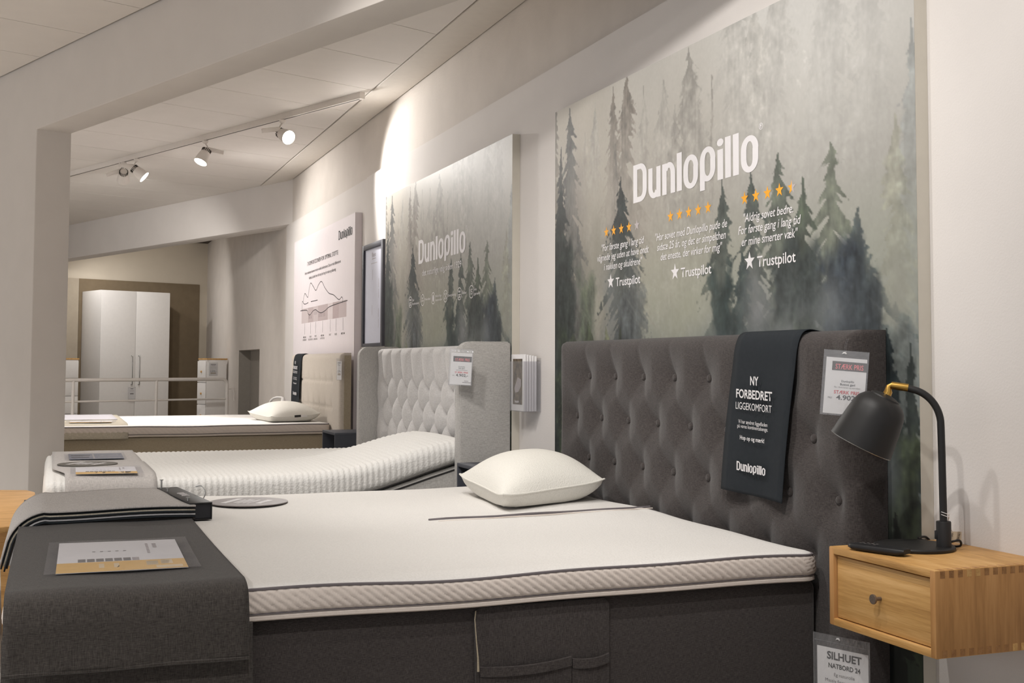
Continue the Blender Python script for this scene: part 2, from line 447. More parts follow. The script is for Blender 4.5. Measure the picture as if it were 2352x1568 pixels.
# back wall
CB = Vector((2.055, 17.65, 0))
def kbox(name, s0, s1, d0, d1, z0, z1, mat, parent=None, bev=0.0, org=CB):
    """box in the far-bay frame: s along KD from the corner, d towards the viewer (-BD)"""
    pts = [org + KD * s - BD * d for s, d in ((s0, d0), (s1, d0), (s1, d1), (s0, d1))]
    return prism(name, [(p.x, p.y) for p in pts], 'z', z0, z1, mat, parent, bev)
struct(kbox('wall_back', -7.0, 0.4, -0.2, 0.0, 0, 2.95, M['backwall']))
struct(kbox('trim_1', -1.895, -0.131, 0.0, 0.02, 0, 2.232, M['brown']))
struct(kbox('trim_2', -4.2, -1.905, 0.0, 0.035, 0, 2.232, M['taupe']))
# ceiling: slab, tile boards, cove board along the poster wall
cl = struct(box('ceiling', (-7, -4, ZC + 0.011), (2.06, 18.5, ZC + 0.15), M['seam']))
def clip(poly, p, n):
    out = []
    for i in range(len(poly)):
        a, b = poly[i], poly[(i + 1) % len(poly)]
        da, db = (a - p).dot(n), (b - p).dot(n)
        if da >= 0: out.append(a)
        if da * db < 0: out.append(a + (b - a) * (da / (da - db)))
    return out
SEAM0 = Vector((1.84, 5.89, 0))
def tiles(k0, k1, b0, b1, xmax, seedrows):
    """tile boards between beam offsets k0..k1 (across beams) and rows b0..b1 (along beams)"""
    for i in range(b0, b1):
        for a, b in seedrows:
            pts = [SEAM0 + BD * (0.632 * (i + di)) + KD * k for di, k in ((0.004, a + .0015), (0.996, a + .0015), (0.996, b - .0015), (0.004, b - .0015))]
            pl = clip(pts, Vector((xmax, 0, 0)), Vector((-1, 0, 0)))
            if len(pl) < 3: continue
            area = abs(sum(pl[j].x * pl[(j + 1) % len(pl)].y - pl[(j + 1) % len(pl)].x * pl[j].y for j in range(len(pl)))) / 2
            if area < 0.01: continue
            o = prism('ceiling_tile', [(p.x, p.y) for p in pl], 'z', ZC, ZC + 0.011, M['tile'], cl)
kb = (P0 - SEAM0).dot(KD); kf = (Q0 - SEAM0).dot(KD)
ktr = (Vector((1.0, 9.35, 0)) - SEAM0).dot(KD)
tiles(0, 0, -8, 12, 2.055, [(kb - 2.6, kb - 1.3), (kb - 1.3, kb - .009)])
tiles(0, 0, -2, 20, 1.833, [(kb + 0.202, ktr), (ktr, kf)])
tiles(0, 0, 2, 20, 2.055, [(kf + 0.20, kf + 2.2)])
struct(box('trim_3', (1.843, 2.3, ZC - 0.004), (2.046, 12.0, ZC + 0.0105), M['trimw'], None, 0.002))

# ================================================================== FOREST PRINT (flat print on the wall panels)
def vnoise(U, Z, fu, fz, seed):
    rs = np.random.RandomState(seed)
    g = rs.rand(64, 64)
    x = U * fu + rs.rand() * 20; y = Z * fz + rs.rand() * 20
    xi = np.floor(x).astype(int); yi = np.floor(y).astype(int); xf = x - xi; yf = y - yi
    xf = xf * xf * (3 - 2 * xf); yf = yf * yf * (3 - 2 * yf)
    G = lambda i, j: g[i % 64, j % 64]
    return (G(xi, yi) * (1 - xf) + G(xi + 1, yi) * xf) * (1 - yf) + (G(xi, yi + 1) * (1 - xf) + G(xi + 1, yi + 1) * xf) * yf
def fbm(U, Z, fu, fz, seed, o=4):
    s, a, t = 0, 1.0, 0
    for k in range(o):
        s = s + a * vnoise(U, Z, fu * 2 ** k, fz * 2 ** k, seed + k * 17); t += a; a *= 0.55
    return s / t
def sstep(x, a, b):
    t = np.clip((x - a) / (b - a), 0, 1); return t * t * (3 - 2 * t)
def forest(nu, nz, wid=2.28, z0=0.36, z1=2.18):
    u = np.linspace(0, wid, nu); z = np.linspace(z0, z1, nz)
    U, Z = np.meshgrid(u, z, indexing='ij')
    stops = [(0.36, (84, 90, 86)), (0.85, (104, 110, 106)), (1.10, (132, 136, 130)), (1.30, (148, 149, 136)), (1.45, (152, 151, 138)), (1.65, (160, 156, 147)), (1.9, (174, 170, 162)), (2.2, (200, 197, 190))]
    zz = [a for a, _ in stops]
    img = np.stack([np.interp(Z, zz, [c[k] for _, c in stops]) for k in range(3)], -1)
    img *= (0.94 + 0.14 * fbm(U, Z, 2.2, 1.2, 3))[..., None]
    img += (9 * sstep(U, 1.0, 1.6) * sstep(Z, 1.5, 1.9))[..., None]
    img[..., 1] += 2 * sstep(U, 1.0, 1.8); img[..., 2] += 5 * sstep(U, 1.0, 1.8)
    img[..., 0] += 3 * sstep(-U, -0.9, -0.2); img[..., 2] -= 4 * sstep(-U, -0.9, -0.2)
    hi = fbm(U, Z, 62, 80, 11, 2); clump = fbm(U, Z, 30, 22, 23, 3); mid = fbm(U, Z, 12, 9, 41, 3); streak = fbm(U, Z, 80, 18, 29, 3)
    hin = np.clip((hi - 0.5) * 2.4, -1, 1); cln = np.clip((clump - 0.5) * 2.6, -1, 1); strn = np.clip((streak - .5) * 2.4, -1, 1)
    def put(a, col, green=0.0, dark=0.0):
        nonlocal img
        k = 1 + 0.24 * cln + 0.13 * hin + 0.16 * strn
        c = np.array(col, float)[None, None, :] * k[..., None]
        g = np.clip(cln * 1.5 - 0.2, 0, 1) * green
        c[..., 0] += 5 * g; c[..., 1] += 7 * g
        a = np.clip(a, 0, 1)[..., None]
        img = img * (1 - a) + c * a
    def tree(uc, zt, zb, hw, col, a_top=1.0, a_bot=1.0, seed=0, pw=0.75, green=0.5, fp=0.8, rag=1.0, trunk=0.05):
        lean = 0.02 * (vnoise(U * 0, Z, 1, 3, seed + 5) - 0.5)
        du = U - uc - lean; ad = np.abs(du)
        side = np.where(du > 0, 5.7, 1.3)
        zd = Z + 0.75 * ad
        t = np.clip((zt - Z) / (zt - zb), 0, 1)
        n1 = vnoise(side, zd, 1, 34, seed + 2); n2 = vnoise(side, zd, 1, 80, seed + 9); n3 = vnoise(side, zd, 1, 9, seed + 3)
        env = hw * t ** pw * sstep(t, -0.08, 0.16) * (1 + rag * (1.0 * (n1 - 0.5) + 0.85 * (n2 - 0.5) + 0.55 * (n3 - .5)))
        env = np.maximum(env, 0.0045 * sstep(t, 0.0, 0.03))
        d = 1 - ad / np.maximum(env, 1e-5)
        gaps = 0.75 * hin + 0.45 * cln
        a = sstep(d * 2.0 + gaps * (1 - 0.6 * np.clip(d, 0, 1)), 0.0, 0.62) * (Z < zt)
        al = a_top + (a_bot - a_top) * t ** fp
        put(a * al * (0.9 + 0.12 * hin), col, green)
    def mass(u0, u1, zt, zb, col, al, seed=0, soft=0.04, green=0.4):
        eu = np.minimum(U - u0, u1 - U) + 0.05 * (fbm(U, Z, 9, 12, seed, 3) - 0.5) * 2 + 0.012 * hin
        ez = np.minimum(zt - Z + 0.10 * (fbm(U, Z, 14, 5, seed + 40, 3) - .5) * 2, (Z - zb) * 0.9)
        put(sstep(eu, 0, soft) * sstep(ez, 0, 0.09) * al, col, green)
    def mist(uc, zc, ru, rz, k, col, seed=1):
        nonlocal img
        e = np.exp(-(((U - uc) / ru) ** 2 + ((Z - zc) / rz) ** 2)) * (0.1 + 1.5 * np.clip(fbm(U, Z, 6, 4.5, seed, 4) * 1.5 - .3, 0, 1))
        a = np.clip(k * e, 0, 0.95)[..., None]; img = img * (1 - a) + np.array(col, float) * a
    # far pale crowns
    P = (158, 155, 149)
    tree(1.44, 2.40, 1.45, 0.24, (172, 170, 165), 0.65, 0.0, 3, green=0); tree(1.66, 2.35, 1.4, 0.2, (170, 168, 163), 0.6, 0.0, 4, green=0); tree(1.56, 2.3, 1.5, 0.12, (166, 164, 158), 0.6, 0.0, 84, green=0)
    tree(1.92, 2.45, 1.4, 0.2, (168, 167, 164), 0.55, 0.0, 5, green=0); tree(2.1, 2.4, 1.4, 0.16, (172, 171, 168), 0.5, 0.0, 9, green=0)
    tree(0.98, 2.12, 1.4, 0.17, P, 0.6, 0.1, 2, green=0); tree(1.15, 2.19, 1.35, 0.19, (150, 147, 141), 0.8, 0.15, 1, green=0); tree(1.05, 2.0, 1.4, 0.16, P, .5, .1, 85, green=0)
    tree(2.27, 1.98, 1.3, 0.08, (140, 146, 146), 0.7, 0.2, 6, green=0); tree(2.2, 1.75, 1.2, 0.1, (146, 146, 128), 0.5, 0.4, 86, green=0.3)
    tree(0.405, 2.14, 1.45, 0.12, (164, 162, 156), 0.85, 0.2, 7, green=0); tree(0.30, 2.05, 1.45, 0.1, (166, 162, 154), 0.6, 0.1, 87, green=0); tree(1.30, 2.06, 1.5, 0.02, (136, 132, 126), 0.7, 0.1, 8, green=0)
    tree(0.82, 2.12, 1.45, 0.10, (160, 157, 150), .6, .1, 88, green=0)
    # middle distance, left
    tree(0.0, 2.30, 1.6, 0.09, (118, 112, 103), 0.95, 0.6, 10, green=0)
    tree(0.567, 2.17, 1.35, 0.14, (120, 113, 105), 0.92, 0.35, 12, green=0, fp=1.2); tree(0.676, 2.22, 1.35, 0.17, (124, 117, 109), 0.92, 0.3, 13, green=0, fp=1.2)
    tree(0.58, 1.95, 1.45, 0.07, (96, 92, 90), .7, .2, 89, green=0)
    mist(0.42, 1.72, 0.16, 0.30, 0.8, (172, 166, 156), 61); mist(0.82, 1.62, 0.16, 0.2, 0.5, (156, 149, 140), 62)
    tree(0.156, 2.185, 1.25, 0.16, (92, 92, 90), 1.0, 0.85, 14, green=.1); tree(0.063, 2.03, 1.3, 0.10, (66, 67, 64), 1.0, 0.95, 15, green=.2)
    mist(0.23, 1.78, 0.08, 0.15, 0.8, (142, 136, 130), 90)
    tree(0.06, 1.88, 0.95, 0.17, (46, 51, 50), 0.9, 1.0, 16, pw=.6); tree(0.24, 1.68, 0.8, 0.15, (84, 84, 84), 0.7, 0.9, 17, green=.1); mass(-.2, 0.21, 1.62, 0.3, (48, 54, 52), 0.95, 5)
    mist(0.27, 1.50, 0.07, 0.2, 0.9, (120, 118, 112), 63); mist(0.40, 1.5, 0.12, 0.3, 0.55, (144, 140, 128), 91)
    tree(0.634, 1.812, 1.35, 0.125, (34, 40, 40), 1.0, 0.75, 18, 0.72, .1, 1.6, 1.25); mass(0.55, 0.74, 1.62, 1.40, (62, 66, 64), .55, 7, green=.1)
    tree(0.72, 1.60, 0.85, 0.17, (78, 82, 84), 0.5, 0.9, 19, .55, .1); mass(.58, .84, 1.40, .9, (80, 84, 86), .75, 9, .06, .1)
    mist(0.56, 1.47, 0.12, 0.1, 0.7, (122, 122, 112), 64); mist(.50, 1.32, .10, .2, .8, (118, 122, 122), 92)
    mass(0.20, 0.42, 1.50, 1.0, (74, 82, 70), 0.7, 20, .08, 1.0)
    # near group at the right
    tree(1.938, 1.722, 0.95, 0.24, (100, 105, 94), 0.88, 1.0, 21, .72, .6, 1, 1.3)
    tree(1.672, 1.737, 1.05, 0.165, (84, 90, 82), 0.95, 0.95, 22, .72, .6, 1, 1.2)
    tree(2.055, 1.53, 0.9, 0.17, (76, 84, 84), 0.9, 0.95, 23, .7, .5, 1, 1.2)
    tree(1.799, 1.65, 1.05, 0.125, (72, 79, 70), 1.0, 0.95, 24, .75, .8, 1, 1.4)
    tree(1.534, 1.70, 1.05, 0.125, (66, 72, 69), 1.0, 0.9, 25, .75, .5, 1, 1.2)
    tree(1.361, 1.70, 1.00, 0.145, (70, 76, 72), 1.0, 0.95, 26, .78, .4, 1, 1.2)
    mass(1.27, 1.44, 1.44, 0.95, (42, 54, 54), 0.92, 27); tree(1.475, 1.45, 0.9, 0.13, (46, 56, 56), 0.95, 0.95, 28, .5)
    mass(1.62, 1.92, 1.50, 1.18, (54, 60, 60), 0.85, 29); mass(1.86, 2.08, 1.46, 1.0, (50, 57, 66), 0.85, 30, .05, .2); mass(2.0, 2.15, 1.40, 0.9, (56, 62, 66), 0.9, 31)
    mist(1.60, 1.28, 0.10, 0.13, 1.3, (128, 130, 130), 65); mist(1.72, 1.20, 0.2, 0.09, 1.2, (126, 129, 130), 66); mist(1.92, 1.26, 0.10, 0.08, .8, (120, 124, 126), 93); mist(1.4, 1.15, .2, .07, 1.0, (120, 126, 126), 94)
    mist(1.06, 1.26, 0.22, 0.22, 0.7, (150, 151, 134), 67); mist(2.22, 1.3, 0.07, 0.15, 0.8, (148, 148, 138), 68); mist(.95, 1.45, .2, .15, .4, (156, 154, 140), 95)
    # foreground crowns low down
    mass(.0, .16, 1.32, .3, (46, 54, 44), .8, 33, .04, .8)
    for k, (a, b, c) in enumerate([(0.33, 1.275, 0.11), (0.19, 1.23, 0.12), (0.62, 1.25, 0.04)]):
        tree(a, b, b - 0.4, c, (66, 72, 58), 0.8, 0.95, 40 + k, 0.4, 1.2)
    tree(.50, 1.25, .9, .06, (112, 116, 88), .7, .8, 96, .4, 1.0)
    for k, (a, b, c, cc) in enumerate([(0.85, 1.2, .2, (112, 116, 108)), (1.2, 1.1, .2, (92, 98, 96)), (1.6, 1.05, .2, (84, 92, 94)), (1.95, 1.1, .16, (92, 97, 98))]):
        tree(a, b, b - 0.62, c, cc, 0.8, 0.8, 50 + k, .5)
    mass(2.02, 2.3, 1.22, .3, (92, 98, 98), .7, 97, .05, .2)
    tree(2.155, 1.20, .85, .085, (30, 36, 38), 1, 1, 54, .7, .1, 1, 1.2); tree(2.25, 1.16, .7, .06, (44, 50, 48), .95, .9, 55, .7, .3); tree(2.08, 1.09, .75, .06, (40, 46, 46), .95, .9, 56, .7, .3)
    mass(2.05, 2.3, 0.99, .62, (60, 66, 54), .85, 70, .03, 1.4); mist(2.14, 0.83, 0.06, 0.13, 1.0, (100, 105, 107), 72); mass(2.19, 2.3, .86, .3, (50, 54, 46), .8, 74, .03, 1.0)
    tree(2.187, 0.735, 0.4, 0.05, (34, 35, 33), 1, 1, 73, .6, 0); mass(2.03, 2.15, .72, .3, (58, 66, 62), .8, 75, .03, .6)
    img += ((fbm(U, Z, 120, 90, 91, 2) - 0.5) * 7)[..., None]
    c = np.clip(img * 0.93 / 255, 0, 1)
    return np.where(c <= 0.04045, c / 12.92, ((c + 0.055) / 1.055) ** 2.4)
def forest_panel(name, nu, nz, ytop, X, parent, wid=2.28, z0=0.36, z1=2.18):
    """printed face in plane x = X, left edge (as seen) at y = ytop"""
    if 'f' not in _capcache: _capcache['f'] = forest(380, 600, wid, z0, z1)
    c = _capcache['f'][np.round(np.linspace(0, 379, nu)).astype(int)][:, np.round(np.linspace(0, 599, nz)).astype(int)]
    u = np.linspace(0, wid, nu); z = np.linspace(z0, z1, nz); z[0] = 0.06
    U, Z = np.meshgrid(u, z, indexing='ij')
    V = np.stack([np.full(U.size, X), ytop - U.ravel(), Z.ravel()], 1)
    i, j = np.meshgrid(np.arange(nu - 1), np.arange(nz - 1), indexing='ij')
    a = (i * nz + j).ravel(); Fq = np.stack([a, a + 1, a + nz + 1, a + nz], 1)[:, ::-1]
    me = bpy.data.meshes.new(name)
    me.vertices.add(len(V)); me.vertices.foreach_set('co', V.ravel())
    me.loops.add(Fq.size); me.loops.foreach_set('vertex_index', Fq.ravel())
    me.polygons.add(len(Fq)); me.polygons.foreach_set('loop_start', np.arange(0, Fq.size, 4)); 
    me.update(calc_edges=True)
    at = me.color_attributes.new('Col', 'FLOAT_COLOR', 'POINT')
    at.data.foreach_set('color', np.concatenate([c.reshape(-1, 3), np.ones((len(V), 1))], 1).ravel())
    return mobj(name, me, M['forest'], parent)
M['forest'] = print_col('forest_print')

POSTER_X = 1.986
def wallframe(ytop, X=POSTER_X): return frame((X, ytop, 0), (0, -1, 0), (0, 0, 1))

# -------- large forest panel with the reviews
p1 = thing('wall_poster', 'large misty forest panel with three star-rated quotes behind the charcoal headboard', 'poster', (2.0, 3.52, 0.06))
box('panel_core', (POSTER_X + 0.0005, 4.658 - 2.28, 0.06), (2.0245, 4.658, 2.18), M['panel_edge'], p1)
forest_panel('print', 380, 600, 4.658, POSTER_X, p1)
WF = wallframe(4.658)
logo(WF, 0.736, 1.695, 0.140, 0.838, M['white_ink'], p1)
def stars(mtx, xs, y, r, n_or, half, parent):
    for k, x in enumerate(xs):
        full = k < n_or
        if full: flat('star', [star(x, y, r)], mtx, M['orange'], parent, 0.0006)
        elif half:
            s = star(x, y, r)
            flat('star', [[s[0], s[1], s[2], s[3], s[4], s[5]]], mtx, M['orange'], parent, 0.0006)
            flat('star', [[s[0], s[5], s[6], s[7], s[8], s[9]]], mtx, M['lightink'], parent, 0.0006)
        else: flat('star', [star(x, y, r)], mtx, M['lightink'], parent, 0.0006)
def lerp(a, b, n): return [a + (b - a) * k / (n - 1) for k in range(n)]
stars(WF, lerp(0.506, 0.764, 5), 1.612, 0.022, 4, False, p1)
stars(WF, lerp(1.019, 1.273, 5), 1.6145, 0.022, 5, False, p1)
stars(WF, lerp(1.494, 1.747, 5), 1.616, 0.022, 4, True, p1)
for s, xa, xb, y in [('"For første gang i lang tid', .465, .822, 1.541), ('vågnede jeg uden at have ondt', .426, .858, 1.504), ('i nakken og skuldrene"', .486, .807, 1.466),
                     ('"Har sovet med Dunlopillo pude de', .909, 1.392, 1.539), ('sidste 25 år, og det er simpelthen', .922, 1.384, 1.503), ('det eneste, der virker for mig"', .948, 1.361, 1.467),
                     ('"Aldrig sovet bedre.', 1.489, 1.754, 1.542), ('For første gang i lang tid', 1.458, 1.791, 1.506), ('er mine smerter væk"', 1.477, 1.775, 1.469)]:
    text(s, WF, xa, y, 0.0255, xb - xa, M['white_ink'], p1, shear=0.2, bold=0.006)
for xs, xt in [(.544, .590), (1.050, 1.092), (1.520, 1.563)]:
    flat('star', [star(xs, 1.419, 0.030)], WF, M['white_ink'], p1, 0.0006)
    text('Trustpilot', WF, xt, 1.398, 0.0315, 0.201, M['white_ink'], p1, bold=0.012)

# -------- second forest panel
p2 = thing('wall_poster', 'misty forest panel with brand tagline and icon row behind the grey winged headboard', 'poster', (2.0, 6.3, 0.06))
box('panel_core', (POSTER_X + 0.0005, 7.45 - 2.28, 0.06), (2.0245, 7.45, 2.18), M['panel_edge'], p2)
forest_panel('print', 260, 400, 7.45, POSTER_X, p2)
WF = wallframe(7.45)
logo(WF, 0.752, 1.685, 0.139, 0.855, M['white_ink'], p2)
text('det naturlige valg siden 1929', WF, 0.832, 1.611, 0.034, 0.71, M['white_ink'], p2, bold=0.004)
for k, (x, l1, l2) in enumerate([(.589, 'Syv', 'komfortzoner'), (.841, 'Fleksibel', ''), (1.047, 'Naturlige', 'materialer'), (1.272, 'Energivenlig', ''), (1.512, 'Åndbar', ''), (1.703, 'Års', 'garanti')]):
    pol = _ring(x, 1.471, .037, .034, .033, .030, 0, 360, 24)
    if k in (0, 1, 4): pol += _rect(x - .022, 1.464, x + .022, 1.468)
    if k in (0, 4): pol += sum([_rect(x + d - .004, 1.478, x + d + .004, 1.488) + _rect(x + d - .004, 1.450, x + d + .004, 1.458) for d in (-.012, 0, .012)], [])
    if k == 1: pol += [[(x - .02, 1.472), (x - .008, 1.49), (x + .004, 1.478), (x + .018, 1.492), (x + .018, 1.488), (x + .004, 1.472), (x - .008, 1.484)]]
    if k == 2: pol += [[(x + .016 * math.cos(t), 1.471 + .02 * math.sin(t)) for t in lerp(0, 5.6, 12)]]
    if k == 3: pol += sum([_rect(x + dx - .005, 1.471 + dy - .005, x + dx + .005, 1.471 + dy + .005) for dx, dy in ((0, 0), (.014, .012), (-.014, .012), (.014, -.012), (-.014, -.012))], [])
    flat('icon', pol, WF, M['white_ink'], p2, 0.0006)
    if k == 5: text('15', WF, x, 1.457, 0.028, 0.036, M['white_ink'], p2, 'C', bold=0.01)
    for r_, s in enumerate([l1, l2]):
        if s: text(s, WF, x + .046, 1.474 - (r_ - 0.0) * .022 if l2 else 1.466, 0.013, min(0.012 * len(s), 0.135), M['white_ink'], p2, bold=0.004)

# -------- white comfort-zone panel
M['poster_white'] = plain('poster_white', rgb(222, 214, 216), 0.6, var=0.01)
for k, (a, b, c) in enumerate([(196, 184, 184), (180, 166, 166), (192, 180, 180), (180, 166, 166), (206, 195, 195), (176, 160, 160), (186, 172, 172)]): M['zone%d' % k] = plain('zone_tint_%d' % k, rgb(a, b, c), 0.6, var=0.01)
p3 = thing('wall_poster', 'white comfort-zone diagram panel with body curve above the beige headboard', 'poster', (2.0, 9.44, 0.06))
box('panel_board', (POSTER_X, 8.29, 0.06), (2.036, 10.58, 2.18), M['poster_white'], p3)
WF = frame((POSTER_X, 10.58, 0), (0, -1, 0), (0, 0, 1))
logo(WF, 1.765, 2.030, 0.070, 0.445, M['ink'], p3, reg=False)
text('7 KOMFORTZONER FOR OPTIMAL STØTTE', WF, 0.592, 1.925, 0.033, 1.164, M['ink'], p3)
text('Vores madrasser kommer med syv unikke komfortzoner. Disse er med differentieret', WF, 0.487, 1.856, 0.023, 1.367, M['ink'], p3)
text('fasthed, alt efter hvor din krop har brug for støtte og aflastning.', WF, 0.671, 1.808, 0.023, 1.02, M['ink'], p3)
def spline(pts, n=8):
    out = []
    for i in range(len(pts) - 1):
        p0 = pts[max(i - 1, 0)]; p1_ = pts[i]; p2_ = pts[i + 1]; p3_ = pts[min(i + 2, len(pts) - 1)]
        for k in range(n):
            t = k / n
            out.append(tuple(0.5 * (2 * p1_[d] + (p2_[d] - p0[d]) * t + (2 * p0[d] - 5 * p1_[d] + 4 * p2_[d] - p3_[d]) * t * t + (3 * p1_[d] - p0[d] - 3 * p2_[d] + p3_[d]) * t ** 3) for d in range(len(pts[0]))))
    out.append(tuple(pts[-1])); return out
def line_polys(pts, w):
    out = []
    for a, b in zip(pts[:-1], pts[1:]):
        dx, dy = b[0] - a[0], b[1] - a[1]; L = math.hypot(dx, dy) or 1; nx, ny = -dy / L * w / 2, dx / L * w / 2
        out.append([(a[0] - nx, a[1] - ny), (b[0] - nx, b[1] - ny), (b[0] + nx, b[1] + ny), (a[0] + nx, a[1] + ny)])
    return out
zx = [.365, .646, .861, 1.048, 1.413, 1.588, 1.798, 2.048]
for k in range(7): flat('zone', _rect(zx[k], 1.445, zx[k + 1], 1.569), WF, M['zone%d' % k], p3, 0.0004)
flat('chart_line', line_polys(spline([(.382, 1.557), (.39, 1.634), (.46, 1.612), (.544, 1.607), (.651, 1.614)]), .006), WF, M['ink'], p3, .0008)
flat('chart_line', line_polys(spline([(.42, 1.625), (.497, 1.697), (.621, 1.659), (.66, 1.70), (.732, 1.771), (.84, 1.74), (.955, 1.699), (1.06, 1.74), (1.172, 1.757), (1.30, 1.70), (1.45, 1.649), (1.618, 1.626), (1.798, 1.582), (1.891, 1.597), (1.929, 1.574), (1.909, 1.554)]), .006), WF, M['ink'], p3, .0008)
flat('chart_line', line_polys(spline([(.311, 1.557), (.587, 1.551), (.65, 1.52), (.729, 1.508), (.85, 1.535), (.956, 1.541), (1.06, 1.52), (1.178, 1.508), (1.33, 1.52), (1.506, 1.544), (2.081, 1.562)]), .006), WF, M['ink'], p3, .0008)
flat('chart_line', _rect(.753, 1.613, 1.026, 1.619), WF, M['ink'], p3, .0008)
for x, za in [(x, 1.475) for x in (.69, .73, .78, 1.09, 1.14, 1.19, 1.25, 1.30)] + [(x, 1.50) for x in (.90, .95, 1.0)]: flat('chart_arrow', _rect(x - .003, za, x + .003, za + .033), WF, M['ink'], p3, .0008)
for x, l1, l2 in [(.508, 'MEDIUM', 'HOVEDZONE'), (.76, 'BLØD', 'SKULDERZONE'), (.962, 'FAST', 'LÆNDEZONE'), (1.229, 'MEDIUM', 'HOFTEZONE'), (1.512, 'FAST', ''), (1.709, 'BLØD', ''), (1.945, 'MEDIUM', '')]:
    flat('chart_line', _rect(x - .003, 1.348, x + .003, 1.442), WF, M['greyink'], p3, .0008)
    text(l1, WF, x, 1.319, 0.014, 0.019 * len(l1), M['greyink'], p3, 'C', bold=0.005)
    if l2: text(l2, WF, x, 1.296, 0.014, 0.0165 * len(l2), M['greyink'], p3, 'C', bold=0.005)

# -------- black framed leaflet between the panels
fr = thing('picture_frame', 'narrow black framed white leaflet between the chart panel and the forest panel', 'frame', (2.01, 7.83, 1.2))
Xf0, Xf1 = 1.995, 2.0242
for lo, hi in [((8.075, 1.218), (8.115, 1.92)), ((7.556, 1.218), (7.60, 1.92)), ((7.60, 1.885), (8.075, 1.92)), ((7.60, 1.218), (8.075, 1.241))]:
    box('frame_bar', (Xf0, lo[0], lo[1]), (Xf1, hi[0], hi[1]), M['frame_black'], fr, 0.003)
M['leaf'] = plain('cool_paper', rgb(210, 212, 226), 0.35, var=0.015)
box('leaflet', (2.010, 7.60, 1.241), (2.016, 8.075, 1.885), M['leaf'], fr)
WF = frame((2.0098, 8.075, 1.241), (0, -1, 0), (0, 0, 1))
flat('lettering', _rect(.19, .57, .29, .575) + _rect(.16, .54, .33, .543) + sum([_rect(.37, y, .375, y + .06) for y in (.10, .17, .30, .37)], []) + sum([_rect(.2, y, .205, y + .07) for y in (.19, .43)], []), WF, M['lightink'], fr, 0.0004)['kind'] = 'stuff'
text('Best', WF, .24, .585, .03, .10, M['lightink'], fr, 'C')

# ================================================================== BEDS
def seg_dist(Yg, Zg, a, b):
    ay, az = a; by, bz = b; dy, dz = by - ay, bz - az; L2 = dy * dy + dz * dz
    t = np.clip(((Yg - ay) * dy + (Zg - az) * dz) / L2, 0, 1)
    return np.hypot(Yg - ay - t * dy, Zg - az - t * dz)
def tufted(name, y0, y1, z0, z1, xf, xb, hfun, mat, parent, cell=0.011, r=0.03):
    ny = int((y1 - y0) / cell) + 1; nz = int((z1 - z0) / cell) + 1
    ys = np.linspace(y0, y1, ny); zs = np.linspace(z0, z1, nz)
    Yg, Zg = np.meshgrid(ys, zs, indexing='ij')
    d = np.minimum.reduce([Yg - y0, y1 - Yg, z1 - Zg])
    q = np.clip(1 - d / r, 0, 1)
    inset = r * (1 - np.sqrt(1 - q ** 2 * 0.98))
    fade = np.clip(d / (1.6 * r), 0, 1)
    X = xf + inset + hfun(Yg, Zg) * fade
    X = np.minimum(X, xb - 0.005)
    V = np.stack([X.ravel(), Yg.ravel(), Zg.ravel()], 1).tolist()
    Fc = grid_faces(ny, nz)
    ring = [i * nz for i in range(ny)] + [(ny - 1) * nz + j for j in range(1, nz)] + [i * nz + nz - 1 for i in range(ny - 2, -1, -1)] + [j for j in range(nz - 2, 0, -1)]
    k = len(V)
    for i in ring: V.append([xb, V[i][1], V[i][2]])
    n = len(ring)
    for i in range(n): Fc.append((ring[i], ring[(i + 1) % n], k + (i + 1) % n, k + i))
    Fc.append(tuple(range(k, k + n)))
    return mobj(name, pyd(V, Fc, name), mat, parent, smooth=True, sharp=70)
def button_obj(p, r, mat, parent):
    lathe('button', [(0, 0.007), (r * .5, 0.0062), (r * .85, 0.004), (r, 0.0), (r * .9, -0.004)], mat, parent, 14, frame(p, (0, -1, 0), (0, 0, 1)))

# ---------------- bed 1: charcoal
h1 = thing('headboard', 'charcoal button-tufted headboard below the large forest panel', 'headboard', (1.94, 3.43, 0.0), 'upholstered headboards')
rows = [(1.06, [4.12 - .22 * k for k in range(8)]), (0.906, [4.237 - .22 * k for k in range(8)]), (0.753, [4.13 - .22 * k for k in range(8)]), (0.60, [4.237 - .22 * k for k in range(8)])]
segs = []
for (za, A), (zb, B) in zip(rows[:-1], rows[1:]):
    for a in A:
        for b in B:
            if abs(a - b) < 0.16: segs.append(((a, za), (b, zb)))
vert = [((a, 1.06), (a + 0.0, 1.19)) for a in rows[0][1]]
ends = [((4.237, .906), (4.37, .906)), ((2.697, .906), (2.49, .900))]
def h_char(Y, Z):
    dip = np.zeros_like(Y); cr = np.zeros_like(Y)
    for z, A in rows:
        for a in A:
            d = np.hypot(Y - a, (Z - z)); dip = np.maximum(dip, np.exp(-(d / 0.058) ** 1.15))
    for s in segs: cr = np.maximum(cr, np.exp(-(seg_dist(Y, Z, *s) / 0.016) ** 1.2))
    for s in vert: cr = np.maximum(cr, 1.2 * np.exp(-(seg_dist(Y, Z, *s) / 0.014) ** 1.3))
    for s in ends: cr = np.maximum(cr, 0.5 * np.exp(-(seg_dist(Y, Z, *s) / 0.010) ** 1.5))
    return 0.036 * dip + 0.0035 * cr - 0.007
tufted('cushion', 2.50, 4.365, 0.06, 1.192, 1.878, 1.984, h_char, M['char'], h1, 0.0095, 0.04)
for z, A in rows[:3]:
    for a in A: button_obj((1.9035, a, z), 0.0125, M['char'], h1)
for y in (2.6, 4.26): box('leg', (1.93, y - .03, 0.0), (1.975, y + .03, 0.075), M['black_soft'], h1)

